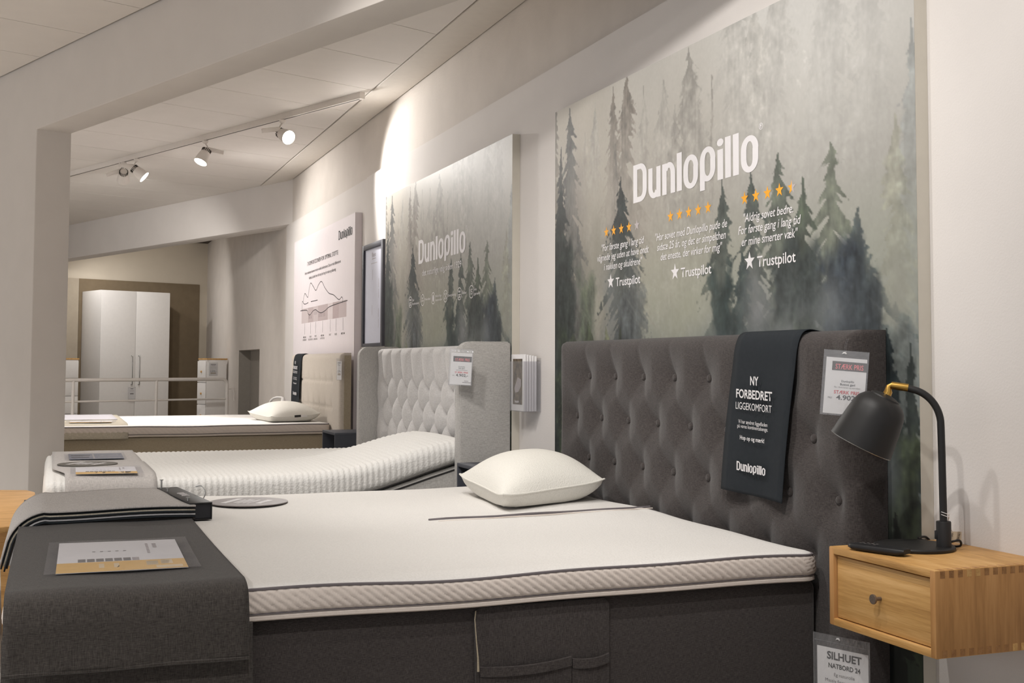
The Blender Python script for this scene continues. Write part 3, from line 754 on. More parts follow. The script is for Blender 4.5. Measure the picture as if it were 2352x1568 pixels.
def rounded_rect(x0, x1, y0, y1, r, n=7, step=0.02):
    pts = []
    def lin_(a, b):
        L = math.hypot(b[0] - a[0], b[1] - a[1]); m = max(1, int(L / step))
        for k in range(m): pts.append((a[0] + (b[0] - a[0]) * k / m, a[1] + (b[1] - a[1]) * k / m))
    def arc(cx, cy, a0):
        for k in range(n): t = a0 + math.pi / 2 * k / n; pts.append((cx + r * math.cos(t), cy + r * math.sin(t)))
    lin_((x0 + r, y0), (x1 - r, y0)); arc(x1 - r, y0 + r, -math.pi / 2)
    lin_((x1, y0 + r), (x1, y1 - r)); arc(x1 - r, y1 - r, 0)
    lin_((x1 - r, y1), (x0 + r, y1)); arc(x0 + r, y1 - r, math.pi / 2)
    lin_((x0, y1 - r), (x0, y0 + r)); arc(x0 + r, y0 + r, math.pi)
    return pts
def topper(t, x0, x1, y0, y1, z0, z1, rib=0.0235, amp=0.0065, step=0.005, wav=0.004):
    """knit cover with diagonally ribbed border, grey piping round top and bottom"""
    P = rounded_rect(x0, x1, y0, y1, 0.05, 8, step); n = len(P)
    ctr = Vector(((x0 + x1) / 2, (y0 + y1) / 2))
    s = [0.0]
    for a, b in zip(P[:-1], P[1:]): s.append(s[-1] + math.hypot(b[0] - a[0], b[1] - a[1]))
    nr = []
    for i in range(n):
        a, b = P[i - 1], P[(i + 1) % n]; L = math.hypot(b[0] - a[0], b[1] - a[1]); nr.append(((b[1] - a[1]) / L, -(b[0] - a[0]) / L))
    def wave(i): return wav * (math.sin(s[i] * 5.1) + 0.6 * math.sin(s[i] * 11.3 + 1))
    nl = 22; V = []
    for i in range(n):
        for k in range(nl):
            v = k / (nl - 1); z = z0 + (z1 - z0) * v
            bul = 0.006 * math.sin(math.pi * v)
            ph = ((s[i] + (z - z0) * 1.35) / rib) % 1.0
            rr = amp * (abs(math.sin(math.pi * ph)) ** 0.7) * min(1, max(0, (v - .20) / .10)) * min(1, max(0, (1 - v) / .10))
            off = bul + rr
            V.append((P[i][0] + nr[i][0] * off, P[i][1] + nr[i][1] * off, z + wave(i) * (0.5 + .5 * v)))
    Fc = grid_faces(n, nl, closed_u=True)
    mobj('ribbed_border', pyd(V, Fc), M['side'], t, smooth=True)
    V = []
    rings = [(0.0, 0.0, 1.0), (0.004, .0045, .9), (0.014, .0075, .7), (0.032, .0095, .35), (0.05, .010, 0.0)]
    m = len(rings)
    for i in range(n):
        for o, dz, wf in rings: V.append((P[i][0] - nr[i][0] * o, P[i][1] - nr[i][1] * o, z1 + dz + wave(i) * wf))
    mobj('rolled_edge', pyd(V, grid_faces(n, m, closed_u=True)), M['knit'], t, smooth=True)
    gx = np.linspace(x0 + .05, x1 - .05, 60); gy = np.linspace(y0 + .05, y1 - .05, 56)
    Vg = []
    for i, x in enumerate(gx):
        for j, y in enumerate(gy):
            fd = min(1, min(i, 59 - i, j, 55 - j) / 4)
            Vg.append((x, y, z1 + 0.010 + fd * (0.0022 * math.sin(x * 9 + y * 3) + 0.0015 * math.sin(y * 13 - x * 4))))
    mobj('cover', pyd(Vg, grid_faces(60, 56)), M['knit'], t, smooth=True)
    tube('piping', [(P[i][0] + nr[i][0] * .002, P[i][1] + nr[i][1] * .002, z1 + wave(i)) for i in range(0, n, 2)], 0.0034, M['piping'], t, 6, True)
    tube('piping', [(P[i][0] + nr[i][0] * .0055, P[i][1] + nr[i][1] * .0055, z0 + .013 + .5 * wave(i)) for i in range(0, n, 2)], 0.0018, M['piping'], t, 5, True)
    tube('hem', [(P[i][0] + nr[i][0] * .002, P[i][1] + nr[i][1] * .002, z0 + .004 + .5 * wave(i)) for i in range(0, n, 2)], 0.0065, M['side'], t, 6, True)
    mobj('underside', pyd([(p[0], p[1], z0) for p in P], [tuple(range(n))]), M['side'], t)

b1 = thing('box_bed', 'charcoal upholstered box bed base in the foreground', 'bed', (0.9, 3.53, 0.0), 'upholstered bed bases')
box('base_body', (-0.06, 2.632, 0.09), (1.862, 4.44, 0.545), M['char'], b1, 0.022, 3)
for x in (0.05, 1.75):
    for y in (2.75, 4.32): box('leg', (x - .03, y - .03, 0), (x + .03, y + .03, 0.095), M['black_soft'], b1)
t1 = thing('mattress_topper', 'white double topper with diagonal ribbed border and grey piping on the charcoal bed', 'mattress', (0.9, 3.53, 0.545), 'white mattress toppers')
topper(t1, -0.075, 1.858, 2.615, 4.45, 0.549, 0.613)
tube('split_piping', [(1.08 + .8 * k / 14, 3.512 + .08 * k / 14 + .004 * math.sin(k), 0.6255 + .001 * math.sin(k * 1.3)) for k in range(15)], 0.0042, M['piping'], t1, 6)
tube('split_piping', [(1.10 + .77 * k / 14, 3.475 + .085 * k / 14 + .003 * math.sin(k * 1.7), 0.6252) for k in range(15)], 0.0022, M['side'], t1, 5)

# fabric side pocket hanging on the charcoal base
org = thing('bedside_pocket', 'charcoal fabric pocket organiser hanging on the side of the foreground bed', 'organiser', (1.09, 2.62, 0.30))
prism('back_flap', [(0.925, 0.25), (1.262, 0.25), (1.262, 0.528), (1.25, 0.540), (0.935, 0.540), (0.918, 0.53)], 'y', 2.6215, 2.631, M['char'], org, 0.003)
def pocket(x0, x1, sag):
    n, V = 14, []
    for k in range(n + 1):
        u = k / n; x = x0 + (x1 - x0) * u
        zt = 0.407 - sag * math.sin(math.pi * u) + .006 * u
        b = 0.010 * math.sin(math.pi * u) ** .6
        for y_, z_ in ((2.6205 - b, zt), (2.6165 - b, zt - .002), (2.6150 - b, zt - .022), (2.6175 - b * .7, zt - .0235), (2.6165 - b * .6, .25)): V.append((x, y_, z_))
    mobj('pocket', pyd(V, grid_faces(n + 1, 5)), M['char'], org, smooth=True, sharp=50)
pocket(0.930, 1.160, 0.006); pocket(1.162, 1.258, 0.004)
tube('edge_binding', [(0.920, 2.620, 0.534), (0.9165, 2.616, 0.515), (0.9185, 2.611, 0.47), (0.922, 2.609, 0.43), (0.924, 2.612, 0.398)], [0.0012, 0.0012, 0.0014, 0.002, 0.003], M['sand_fab'], org, 6)

# charcoal runner across the foot of bed 1
def drape(name, prof, x0, x1, mat, parent, nx=24, curl=0.0, wob=0.0, skew=0.0, thick=0.0035, cut=None):
    """prof: list of (y, z) from far end over the top and down the near side"""
    pr = spline(prof, 5); V = []
    for k in range(nx + 1):
        u = k / nx; x = x0 + (x1 - x0) * u
        for j, (y, z) in enumerate(pr):
            dn = max(0, 0.6 - z)
            xo = 0 if cut is None or y > cut[0] else cut[1] * (1 - u) * min(1, (cut[0] - y) / .25)
            V.append((x + xo + skew * dn + (curl * dn if u > .5 else -curl * dn) * abs(u - .5) * 2, y + wob * math.sin(u * 7 + j * .3) * dn * 3, z + wob * .4 * math.sin(x * 19 + y * 5)))
    m = len(pr); Fc = grid_faces(nx + 1, m)
    me = pyd(V, Fc)
    o = mobj(name, me, mat, parent, smooth=True)
    md = o.modifiers.new('thickness', 'SOLIDIFY'); md.thickness = thick; md.offset = 1
    return o
r1 = thing('bed_runner', 'charcoal fabric runner draped over the foot of the foreground bed', 'runner', (0.16, 2.6, 0.3), 'runners across the bed feet')
drape('runner_cloth', [(4.40, .6305), (4.0, .6315), (3.4, .6315), (2.9, .6315), (2.70, .632), (2.64, .631), (2.598, .616), (2.582, .585), (2.577, .555), (2.574, .52), (2.572, .484)], -0.082, 0.398, M['char_run'], r1, 30, 0.0, .004)
tube('hem', [(-0.082 + .48 * k / 12, 2.571, .484 + .001 * math.sin(k)) for k in range(13)], 0.0045, M['char_run'], r1, 6)
drape('under_layer', [(2.598, .55), (2.592, .50), (2.588, .42), (2.586, .34), (2.585, .24)], -0.084, 0.409, M['char_run'], r1, 24, 0.0, .003)

# ---------------- pillows
def pillow(name, label, N, R, L, height, sink, mat, tag_edge=None):
    """N near corner, R near-right, L far-left corner of the seam (x,y,z); fourth corner completes the shape"""
    N, R, L = Vector(N), Vector(R), Vector(L); Fq = R + L - N; Fq.z = (R.z + L.z) / 2
    c = (N + R + L + Fq) / 4
    t = thing(name, label, 'pillow', (c.x, c.y, sink), 'white knitted pillows')
    n = 36
    def pos(u, v, sgn):
        k = 1 - 0.05 * (u * u * v * v) ** 2           # rounded corners
        pu = 1 - 0.085 * (1 - v * v) * u * u; pv = 1 - 0.085 * (1 - u * u) * v * v
        a2, b2 = (u * pu * k + 1) / 2, (v * pv * k + 1) / 2
        p = N * (1 - a2) * (1 - b2) + R * a2 * (1 - b2) + L * (1 - a2) * b2 + Fq * a2 * b2
        e = max(0, (1 - abs(u) ** 2.5) * (1 - abs(v) ** 2.5))
        mid = (N.z + R.z + L.z + Fq.z) / 4
        edge_z = p.z + 0.010 * (u * u * v * v) ** 2
        w = 1 + .03 * math.sin(u * 5 + v * 3) * (1 - e)
        if sgn > 0: z = edge_z + (height - (mid - sink)) * e ** 0.66 * w
        else: z = max(sink, edge_z - (mid - sink + .03) * e ** 0.42)
        return (p.x, p.y, z)
    for sgn, nm in ((1, 'pillow_top'), (-1, 'pillow_underside')):
        V = [pos(-1 + 2 * i / n, -1 + 2 * j / n, sgn) for i in range(n + 1) for j in range(n + 1)]
        mobj(nm, pyd(V, grid_faces(n + 1, n + 1)), mat, t, smooth=True)
    e = [pos(-1 + 2 * i / n, -1, 1) for i in range(n)] + [pos(1, -1 + 2 * i / n, 1) for i in range(n)] + [pos(1 - 2 * i / n, 1, 1) for i in range(n)] + [pos(-1, 1 - 2 * i / n, 1) for i in range(n)]
    tube('seam_piping', e, 0.0028, mat, t, 6, True)
    if tag_edge:
        p = Vector(pos(tag_edge, -1, 1)); d = (R - N).normalized()
        m = frame(p + Vector((0, -0.004, -.006)), d, UP)
        flat('care_label', _rect(-.02, -.004, .03, .012), m, M['ink'], t); flat('care_label', _rect(.031, -.004, .08, .010), m, M['paper'], t)
    return t
pillow('pillow', 'white knitted pillow lying against the charcoal headboard', (1.360, 3.63, .668), (1.825, 3.80, .692), (1.395, 4.20, .688), 0.165, 0.6275, M['pillow'])

# ---------------- round signs and sheets
def disc_sign(c, r, label, lines, mat, lie):
    t = thing('round_sign', label, 'sign', c, 'round signs lying on the beds')
    lathe('disc', [(0, 0), (r, 0), (r, 0.003), (0, 0.003)], mat, t, 48, Matrix.Translation(c))
    m = frame((c[0], c[1], c[2] + .003), (math.cos(lie), math.sin(lie), 0), (-math.sin(lie), math.cos(lie), 0))
    pol = []
    for (x0, x1, y, h) in lines:
        # short word-like dashes
        x = x0
        while x < x1 - .004:
            w = min(.022 if h > .012 else .012, x1 - x); pol += _rect(x, y, x + w * .86, y + h); x += w
    flat('lettering', pol, m, M['white_ink'], t, 0.0005)['kind'] = 'stuff'
    return t
M['taupe_disc'] = plain('grey_brown_disc', rgb(124, 116, 115), 0.5, var=0.03)
M['olive_disc'] = plain('dark_grey_disc', rgb(82, 78, 70), 0.5, var=0.03)
LN = [(-.07, .07, .05, .022), (-.05, .05, .026, .009), (-.06, .06, .010, .010), (-.05, .05, -.006, .010), (-.055, .05, -.024, .009), (-.05, .06, -.066, .022)]
disc_sign((0.633, 4.15, 0.6275), 0.132, 'grey round sign lying on the white foreground mattress', LN, M['taupe_disc'], 1.0)

def sheet(name, label, quad, z, kind, plastic=True):
    """printed sheet in a clear sleeve; quad: corners A (x-,far) B (x+,far) C (x+,near) D (x-,near)"""
    A, B, C, D = [Vector((q[0], q[1], z)) for q in quad]
    c = (A + B + C + D) / 4
    t = thing(name, label, 'leaflet', tuple(c), 'leaflets lying on the bed runners')
    def at(u, v, dz=0.0): return tuple(D * (1 - u) * (1 - v) + C * u * (1 - v) + B * u * v + A * (1 - u) * v + Vector((0, 0, dz)))
    def quads(nm, rs, mat, dz):
        V, Fc = [], []
        for u0, v0, u1, v1 in rs:
            k = len(V); V += [at(u0, v0, dz), at(u1, v0, dz), at(u1, v1, dz), at(u0, v1, dz)]; Fc.append((k, k + 1, k + 2, k + 3))
        me = bpy.data.meshes.new(nm); me.from_pydata(V, [], Fc); me.update(); o = mobj(nm, me, mat, t)
        if nm == 'lettering': o['kind'] = 'stuff'
        return o
    def slab(nm, u0, v0, u1, v1, mat, dz, th):
        V = [at(u0, v0, dz), at(u1, v0, dz), at(u1, v1, dz), at(u0, v1, dz)] + [at(u0, v0, dz + th), at(u1, v0, dz + th), at(u1, v1, dz + th), at(u0, v1, dz + th)]
        return mobj(nm, pyd(V, [(0, 1, 2, 3), (4, 5, 6, 7), (0, 1, 5, 4), (1, 2, 6, 5), (2, 3, 7, 6), (3, 0, 4, 7)]), mat, t)
    if kind == 'colour':
        slab('paper_sheet', .06, .02, .93, .98, M['paper'], 0.001, 0.001)
        quads('printed_band', [(.06, .02, .93, .30)], M['amber'], .0023)
        quads('print_swatches', [(.20 + .062 * k, .31, .20 + .062 * k + .052, .40) for k in range(6)], M['greyink'], .0023)
        quads('print_swatches', [(.20 + .062 * 6, .31, .62, .40)], M['lightink'], .0023)
        quads('print_swatches', [(.30 + .055 * k, .62, .30 + .055 * k + .022, .64) for k in range(5)], M['greyink'], .0023)
        quads('lettering', [(.69, .52 + .05 * k, .71, .555 + .05 * k) for k in range(7)] + [(.74, .70 + .04 * k, .77, .73 + .04 * k) for k in range(4)], M['lightink'], .0023)
        quads('lettering', [(.34 + .1 * k, .12, .34 + .1 * k + .035, .24) for k in range(2)] + [(.66, .14, .74, .26), (.76, .16, .84, .28), (.72, .05, .9, .12)], M['cream'], .0023)
    else:
        slab('paper_sheet', .06, .02, .97, .98, M['blueprint'], 0.001, 0.001)
        quads('lettering', [(.10, .28, .40, .40), (.10, .60, .42, .72)], M['ink'], .0023)
        quads('lettering', [(.46, .10, .49, .9), (.30, .45, .45, .5), (.55, .3, .75, .34), (.6, .6, .9, .64), (.7, .15, .92, .19)], M['lightink'], .0023)
    # film, slightly wavy
    n, V = 20, []
    for i in range(n + 1):
        for j in range(n + 1):
            u, v = i / n, j / n
            V.append(at(u * 1.03 - .015, v * 1.03 - .015, 0.0042 + .0010 * math.sin(u * 9 + v * 5) + .0006 * math.sin(v * 17 - u * 3)))
    mobj('clear_sleeve', pyd(V, grid_faces(n + 1, n + 1)), M['plastic'], t, smooth=True)
    return t
M['amber'] = plain('amber_print', rgb(224, 182, 104), 0.6, var=0.06, scale=30)
M['cream'] = plain('cream_print', rgb(224, 204, 168), 0.6, var=0.05)
M['blueprint'] = plain('slate_blue_print', rgb(104, 108, 122), 0.5, var=0.35, scale=40)
sheet('leaflet', 'white and amber leaflet in a plastic sleeve on the charcoal runner', [(.005, 3.29), (.330, 3.265), (.318, 2.795), (-.005, 2.80)], 0.6385, 'colour')

# ---------------- fabric sample book on the foreground bed
sb = thing('sample_book', 'fabric sample book with black holder lying over the foot of the foreground bed', 'sample book', (0.2, 3.95, 0.632))
cols = [('grey_run', None), ('banner', None), ('sand_run', None), ('banner', None), ('char_run', None), ('paper', None), ('banner', None), ('char_run', None)]
NL = len(cols)
def swatch(k, mat):
    zt = 0.6345 + 0.0052 * (NL - 1 - k); th = 0.0046 if k else 0.0052
    xe = 0.405; V = []
    rad = 0.05 + 0.0052 * (NL - 1 - k)
    path = []
    for i in range(12): u = i / 11; path.append((xe - (xe - 0.0) * u, zt + .003 * math.sin(u * 5)))
    for i in range(1, 11):
        a = math.radians(80) * i / 10
        path.append((0.0 - (rad + .03) * math.sin(a), zt - (rad + .03) * (1 - math.cos(a))))
    d = (path[-1][0] - path[-2][0], path[-1][1] - path[-2][1]); L = math.hypot(*d)
    ext = [0.055, .06, .05, .065, .06, .05, .045, .05][k]
    for i in range(1, 4): path.append((path[-1][0] + d[0] / L * ext / 3, path[-1][1] + d[1] / L * ext / 3))
    near, far = 3.700 + .006 * ((k * 5) % 3), 4.235
    m = 8
    for i, (x, z) in enumerate(path):
        for j in range(m + 1):
            y = near + (far - near) * j / m
            V.append((x - 0.112 * (y - 3.73) * (i < 12) * (1 - i / 11.0) , y, z + .002 * math.sin(y * 11 + k)))
    o = mobj('fabric_swatch', pyd(V, grid_faces(len(path), m + 1)), M[mat], sb, smooth=True)
    md = o.modifiers.new('thickness', 'SOLIDIFY'); md.thickness = th; md.offset = 1
for k, (mt, _) in enumerate(cols): swatch(k, mt)
hl, hw_, ht = 0.50, 0.068, 0.052
hm = Matrix.Translation((0.392, 3.715, 0.629)) @ Matrix.Rotation(math.atan2(0.495, -0.056), 4, 'Z')    # local x along holder (into depth), -y towards head
def hbox(nm, lo, hi, mat, bev=0.0): return box(nm, lo, hi, mat, sb, bev, 2, hm)
hbox('holder_top', (0, -hw_, ht - .0035), (hl, 0, ht), M['black'], .001)
hbox('holder_bottom', (0, -hw_, 0), (hl, 0, .003), M['black'], .001)
hbox('holder_spine', (0, -hw_, .003), (hl, -hw_ + .003, ht - .0035), M['black'], .001)
hbox('holder_filling', (.006, -hw_ + .003, .004), (hl - .004, -.004, ht - .004), M['slate_in'])
logo(hm @ Matrix.Translation((0.20, -0.045, ht + .0003)), 0, 0, 0.026, 0.10, M['white_ink'], sb, reg=False)
for x, h in ((.465, .030), (.36, .012), (.06, .012)):
    lathe('screw_post', [(0, 0), (.003, 0), (.003, h - .003), (.0065, h - .002), (.0065, h), (0, h)], M['steel'], sb, 12, hm @ Matrix.Translation((x, -.008, ht)))
tube('hanging_hook', [hm @ Vector(p) for p in spline([(.22, -hw_ - .001, .03), (.22, -hw_ - .02, .035), (.22, -hw_ - .03, .06), (.235, -hw_ - .02, .078), (.26, -hw_ - .008, .074)], 5)], .0018, M['steel'], sb, 6)

# ---------------- banners
def banner(label, X, ytop, w, ztop, zbot, xback, skew, parent_label=None):
    t = thing('headboard_banner', label, 'banner', (X, ytop, zbot), 'black cloth banners on the headboards')
    n, m = 10, 26
    path = [(xback, ztop - .12), (xback - .001, ztop - .04), (xback - .008, ztop - .012), ((X + xback) / 2, ztop - .001), (X + .026, ztop + .001), (X + .006, ztop - .012), (X - .004, ztop - .05)]
    for k in range(1, 9): path.append((X - .003 - .010 * math.sin(k / 8 * 2.2), ztop - .05 - (ztop - .05 - zbot) * k / 8))
    pr = spline(path, 4); V = []
    for k in range(n + 1):
        u = k / n
        for (x, z) in pr:
            f = max(0, (ztop - z)) / (ztop - zbot) * (1 if x < (X + xback) / 2 else .15)
            V.append((x - .006 * f * math.sin(u * 6.0 + 1), ytop - w * u + skew * f, z - .010 * u * f))
    o = mobj('cloth', pyd(V, grid_faces(n + 1, len(pr))), M['banner'], t, smooth=True)
    md = o.modifiers.new('thickness', 'SOLIDIFY'); md.thickness = .0022; md.offset = 0
    return t
bn1 = banner('black banner with white lettering hanging over the charcoal headboard', 1.874, 3.030, 0.315, 1.196, 0.735, 1.982, 0.07)
def banner_text(t, X, yc, w, sk, zs, sc):
    """yc(z): centre; zs: baselines"""
    def row(s, z, cap, width, bold, nm='lettering'):
        y = yc + sk * (zs[0] - z)
        m = frame((X, y, z), (0, -1, -0.03), (0, 0.02, 1))
        if s == '@': logo(m, -width / 2, 0, cap, width, M['white_ink'], t, reg=False)
        else: text(s, m, 0, 0, cap, width, M['white_ink'], t, 'C', bold=bold)
    row('NY', zs[0], .024 * sc, .042 * sc, .02)
    row('FORBEDRET', zs[1], .024 * sc, .185 * sc, .02)
    row('LIGGEKOMFORT', zs[2], .020 * sc, .185 * sc, 0.0)
    row('Vi har ændret liggefladen', zs[3], .0105 * sc, .150 * sc, 0)
    row('på vores kontinentalsenge.', zs[4], .0105 * sc, .158 * sc, 0)
    row('Hop op og mærk!', zs[5], .0115 * sc, .126 * sc, .015)
    row('@', zs[6], .026 * sc, .150 * sc, 0)
banner_text(bn1, 1.8535, 2.908, .315, 0.09, (1.044, 1.005, .972, .932, .919, .886, .796), 1.0)

# ---------------- bed 2: grey with winged headboard
h2 = thing('headboard', 'light grey winged headboard with deep diamond tufting below the second forest panel', 'headboard', (1.9, 6.16, 0.0), 'upholstered headboards')
S2 = 0.2055
rows2 = [(1.058, [6.793 + S2 - S2 * k for k in range(-0, 9)]), (0.940, [6.888 - S2 * k for k in range(0, 8)]), (0.822, [6.793 + S2 - S2 * k for k in range(0, 9)]), (0.704, [6.888 - S2 * k for k in range(0, 8)]), (0.586, [6.793 + S2 - S2 * k for k in range(0, 9)])]
segs2 = []
for (za, A), (zb, B) in zip(rows2[:-1], rows2[1:]):
    for a in A:
        for b in B:
            if abs(a - b) < 0.14: segs2.append(((a, za), (b, zb)))
vert2 = [((a, 1.058), (a, 1.20)) for a in rows2[0][1]]
def h_grey(Y, Z):
    dip = np.zeros_like(Y); cr = np.zeros_like(Y)
    for z, A in rows2:
        for a in A: dip = np.maximum(dip, np.exp(-(np.hypot(Y - a, Z - z) / 0.05) ** 1.3))
    for s in segs2: cr = np.maximum(cr, np.exp(-(seg_dist(Y, Z, *s) / 0.018) ** 1.1))
    for s in vert2: cr = np.maximum(cr, 0.85 * np.exp(-(seg_dist(Y, Z, *s) / 0.020) ** 1.3))
    return 0.022 * dip + 0.042 * cr - 0.016
tufted('tufted_cushion', 5.243, 7.075, 0.30, 1.192, 1.850, 1.962, h_grey, M['grey_tuft'], h2, 0.0105, 0.02)
for z, A in rows2[:4]:
    for a in A:
        if 5.28 < a < 7.04: button_obj((1.880, a, z), 0.011, M['grey_tuft'], h2)
def wing(y0, y1):
    pts = [(1.733, 0.06), (1.984, 0.06), (1.984, 1.203)]
    for k in range(9): a = math.radians(90 + 90 * k / 8); pts.append((1.793 + .06 * math.cos(a), 1.145 + .06 * math.sin(a)))
    prism('wing', pts, 'y', y0, y1, M['grey_fab'], h2, 0.012)
    for y in (y0 + .010, y1 - .010):
        e = [(1.7345, y, .10), (1.7345, y, .6), (1.7345, y, 1.145)] + [(1.793 + .0588 * math.cos(math.radians(180 - 90 * k / 8)), y, 1.145 + .0588 * math.sin(math.radians(180 - 90 * k / 8))) for k in range(1, 9)] + [(1.97, y, 1.2038)]
        tube('piping', e, .003, M['grey_fab'], h2, 6)
wing(5.170, 5.243); wing(7.075, 7.150)

b2 = thing('box_bed', 'grey upholstered adjustable bed base with the near half raised at the head', 'bed', (0.9, 6.1, 0.0), 'upholstered bed bases')
prism('base_half', [(0.0, .08), (1.825, .08), (1.825, .648), (1.75, .628), (1.622, .592), (1.508, .557), (1.386, .521), (1.306, .503), (1.2, .482), (1.05, .472), (0.0, .470)], 'y', 5.256, 6.085, M['grey_fab'], b2, 0.008)
box('base_half', (0.0, 6.095, .08), (1.825, 6.98, .470), M['grey_fab'], b2, 0.01)
pb = [(0.02, .474), (1.05, .476), (1.2, .487), (1.306, .508), (1.386, .526), (1.508, .562), (1.622, .597), (1.75, .634), (1.82, .652)]
tube('black_piping', [(x, 5.2555, z - .016) for x, z in pb], .0038, M['ink'], b2, 6)
for x in (.1, 1.7):
    for y in (5.3, 6.88): box('leg', (x - .03, y - .03, 0), (x + .03, y + .03, .09), M['black_soft'], b2)

def quilt_mattress(name, label, y0, y1, zb, zt, x0=-0.03, x1=1.822, rib=0.0262, step=0.0066, group='white quilted mattresses'):
    t = thing(name, label, 'mattress', ((x0 + x1) / 2, (y0 + y1) / 2, 0.47), group)
    ns = int((x1 - x0) / step); V = []
    # unit cross-section: rounded rectangle, listed round the loop
    cs = []
    def arc(cy, cz, a0, n=6):
        for k in range(n): a = a0 + math.pi / 2 * k / (n - 1); cs.append((cy, cz, math.cos(a), math.sin(a)))
    arc(1, 1, 0); 
    for k in range(1, 10): cs.append((1 - 2 * k / 10, 1, 0, 1))
    arc(-1, 1, math.pi / 2); arc(-1, -1, math.pi); arc(1, -1, 1.5 * math.pi)
    n = len(cs)
    for i in range(ns + 1):
        x = x0 + (x1 - x0) * i / ns
        b, tp = zb(x), zt(x)
        de = min(x - x0, x1 - x); r = 0.045
        q = max(0, 1 - de / r); shr = r * (1 - math.sqrt(max(0, 1 - q * q)))
        amp = .0070 * (abs(math.sin(math.pi * (x - x0) / rib)) ** .6 - .6)
        yc, hy = (y0 + y1) / 2, (y1 - y0) / 2 - shr
        zc, hz = (b + tp) / 2, (tp - b) / 2 - shr * .8
        rr = min(.042, hz * .8)
        for (cy, cz, ny_, nz_) in cs:
            crown = .008 * (1 - cy * cy) if nz_ > .99 and cz > 0 else 0
            am = amp * (.22 if nz_ > .9 and abs(cy) < .95 else (1 if nz_ > -.5 else .2))
            V.append((x, yc + cy * (hy - rr) + ny_ * (rr + am), zc + cz * (hz - rr) + nz_ * (rr + am) + crown))
    Fc = grid_faces(ns + 1, n, closed_v=True); Fc.append(tuple(range(n))); Fc.append(tuple(range(ns * n, ns * n + n)))
    mobj('quilted_cover', pyd(V, Fc), M['knit2'], t, smooth=True)
    return t
def zb_raised(x): return float(np.interp(x, [-.1, 1.05, 1.2, 1.306, 1.386, 1.508, 1.622, 1.75, 1.9], [.478, .480, .492, .514, .533, .569, .605, .642, .676]))
def zt_raised(x): return float(np.interp(x, [-.1, .9, 1.1, 1.25, 1.35, 1.46, 1.52, 1.61, 1.705, 1.78, 1.9], [.612, .614, .620, .634, .654, .680, .697, .722, .742, .750, .745]))
m2 = quilt_mattress('mattress', 'white quilted mattress on the near half of the grey bed, raised at the head', 5.250, 6.085, zb_raised, zt_raised)
tube('black_piping', [(x, 5.2515, zb_raised(x) + .006) for x in lerp(0.0, 1.80, 40)], .0036, M['ink'], m2, 6)
quilt_mattress('mattress', 'flat white quilted mattress on the far half of the grey bed', 6.095, 6.985, lambda x: .474, lambda x: .606)

r2 = thing('bed_runner', 'grey fabric runner across the foot of the grey bed', 'runner', (0.2, 6.0, 0.45), 'runners across the bed feet')
drape('runner_cloth', [(7.02, .48), (7.005, .56), (6.96, .612), (6.85, .618), (6.3, .619), (6.12, .617), (6.09, .616), (6.05, .624), (5.8, .630), (5.45, .632), (5.33, .630), (5.268, .614), (5.236, .578), (5.226, .52), (5.224, .42)], 0.005, 0.418, M['grey_run'], r2, 20, 0.0, .002, cut=(5.68, .05))
sheet('leaflet', 'slate blue photo leaflet in a plastic sleeve on the grey runner', [(.065, 6.64), (.352, 6.63), (.347, 6.24), (.067, 6.25)], .6265, 'photo')
disc_sign((0.158, 5.86, .635), .132, 'dark grey round sign lying on the grey runner', LN, M['olive_disc'], 1.0)
sheet('leaflet', 'white and amber leaflet in a plastic sleeve on the grey runner', [(.085, 5.66), (.370, 5.625), (.362, 5.27), (.080, 5.30)], .6365, 'colour')

# ---------------- bed 3: beige
h3 = thing('headboard', 'beige headboard with two rows of stitched pleats below the chart panel', 'headboard', (1.92, 9.1, 0.0), 'upholstered headboards')
rows3 = [(.977, [9.885 - .205 * k for k in range(8)]), (.788, [9.90 - .205 * k for k in range(8)])]
def h_beige(Y, Z):
    cr = np.zeros_like(Y)
    for z, A in rows3:
        cr = np.maximum(cr, .7 * np.exp(-(np.abs(Z - z) / .008) ** 1.3) * ((Y > 8.42) & (Y < 9.95)))
        for a in A:
            cr = np.maximum(cr, np.exp(-(np.hypot(Y - a, (Z - z) * .6 - .004) / .022) ** 1.2) * (.4 + .6 * (Z > z - .01)))
    return .014 * cr - .004
tufted('cushion', 8.19, 10.02, .06, 1.178, 1.868, 1.945, h_beige, M['beige_fab'], h3, .011, .03)
box('side_band', (1.895, 8.1835, .06), (1.944, 8.1895, 1.160), M['sand_fab'], h3)
b3 = thing('box_bed', 'sand-coloured box bed base beneath the beige headboard', 'bed', (0.9, 9.25, 0.0), 'upholstered bed bases')
box('base_body', (-.05, 8.45, .08), (1.855, 10.0, .602), M['sand_fab'], b3, .02, 3)
for x in (.1, 1.7):
    for y in (8.55, 9.9): box('leg', (x - .03, y - .03, 0), (x + .03, y + .03, .085), M['black_soft'], b3)
t3 = thing('mattress_topper', 'white topper with diagonal ribbed border on the beige bed', 'mattress', (0.9, 9.2, 0.602), 'white mattress toppers')
topper(t3, -.06, 1.852, 8.435, 10.0, .606, .672, .036, .0045, .009, .002)
r3 = thing('bed_runner', 'sand-coloured fabric runner across the foot of the beige bed', 'runner', (0.2, 9.2, 0.5), 'runners across the bed feet')
drape('runner_cloth', [(10.0, .688), (9.5, .690), (9.0, .690), (8.60, .689), (8.49, .683), (8.445, .66), (8.422, .62), (8.418, .595)], -.07, .480, M['sand_run'], r3, 16, 0, .002)
M['lilac_cloth'] = fabric('lilac_grey_weave', rgb(176, 172, 178), rgb(204, 201, 206), (900, 60, 60), (60, 900, 900))
fc = drape('folded_cloth', [(9.95, .694), (9.6, .695), (9.25, .695), (9.05, .6945)], -.06, .44, M['lilac_cloth'], None, 10, 0, 0)
tag(fc, 'folded lilac grey cloth lying on the sand-coloured runner', 'cloth')
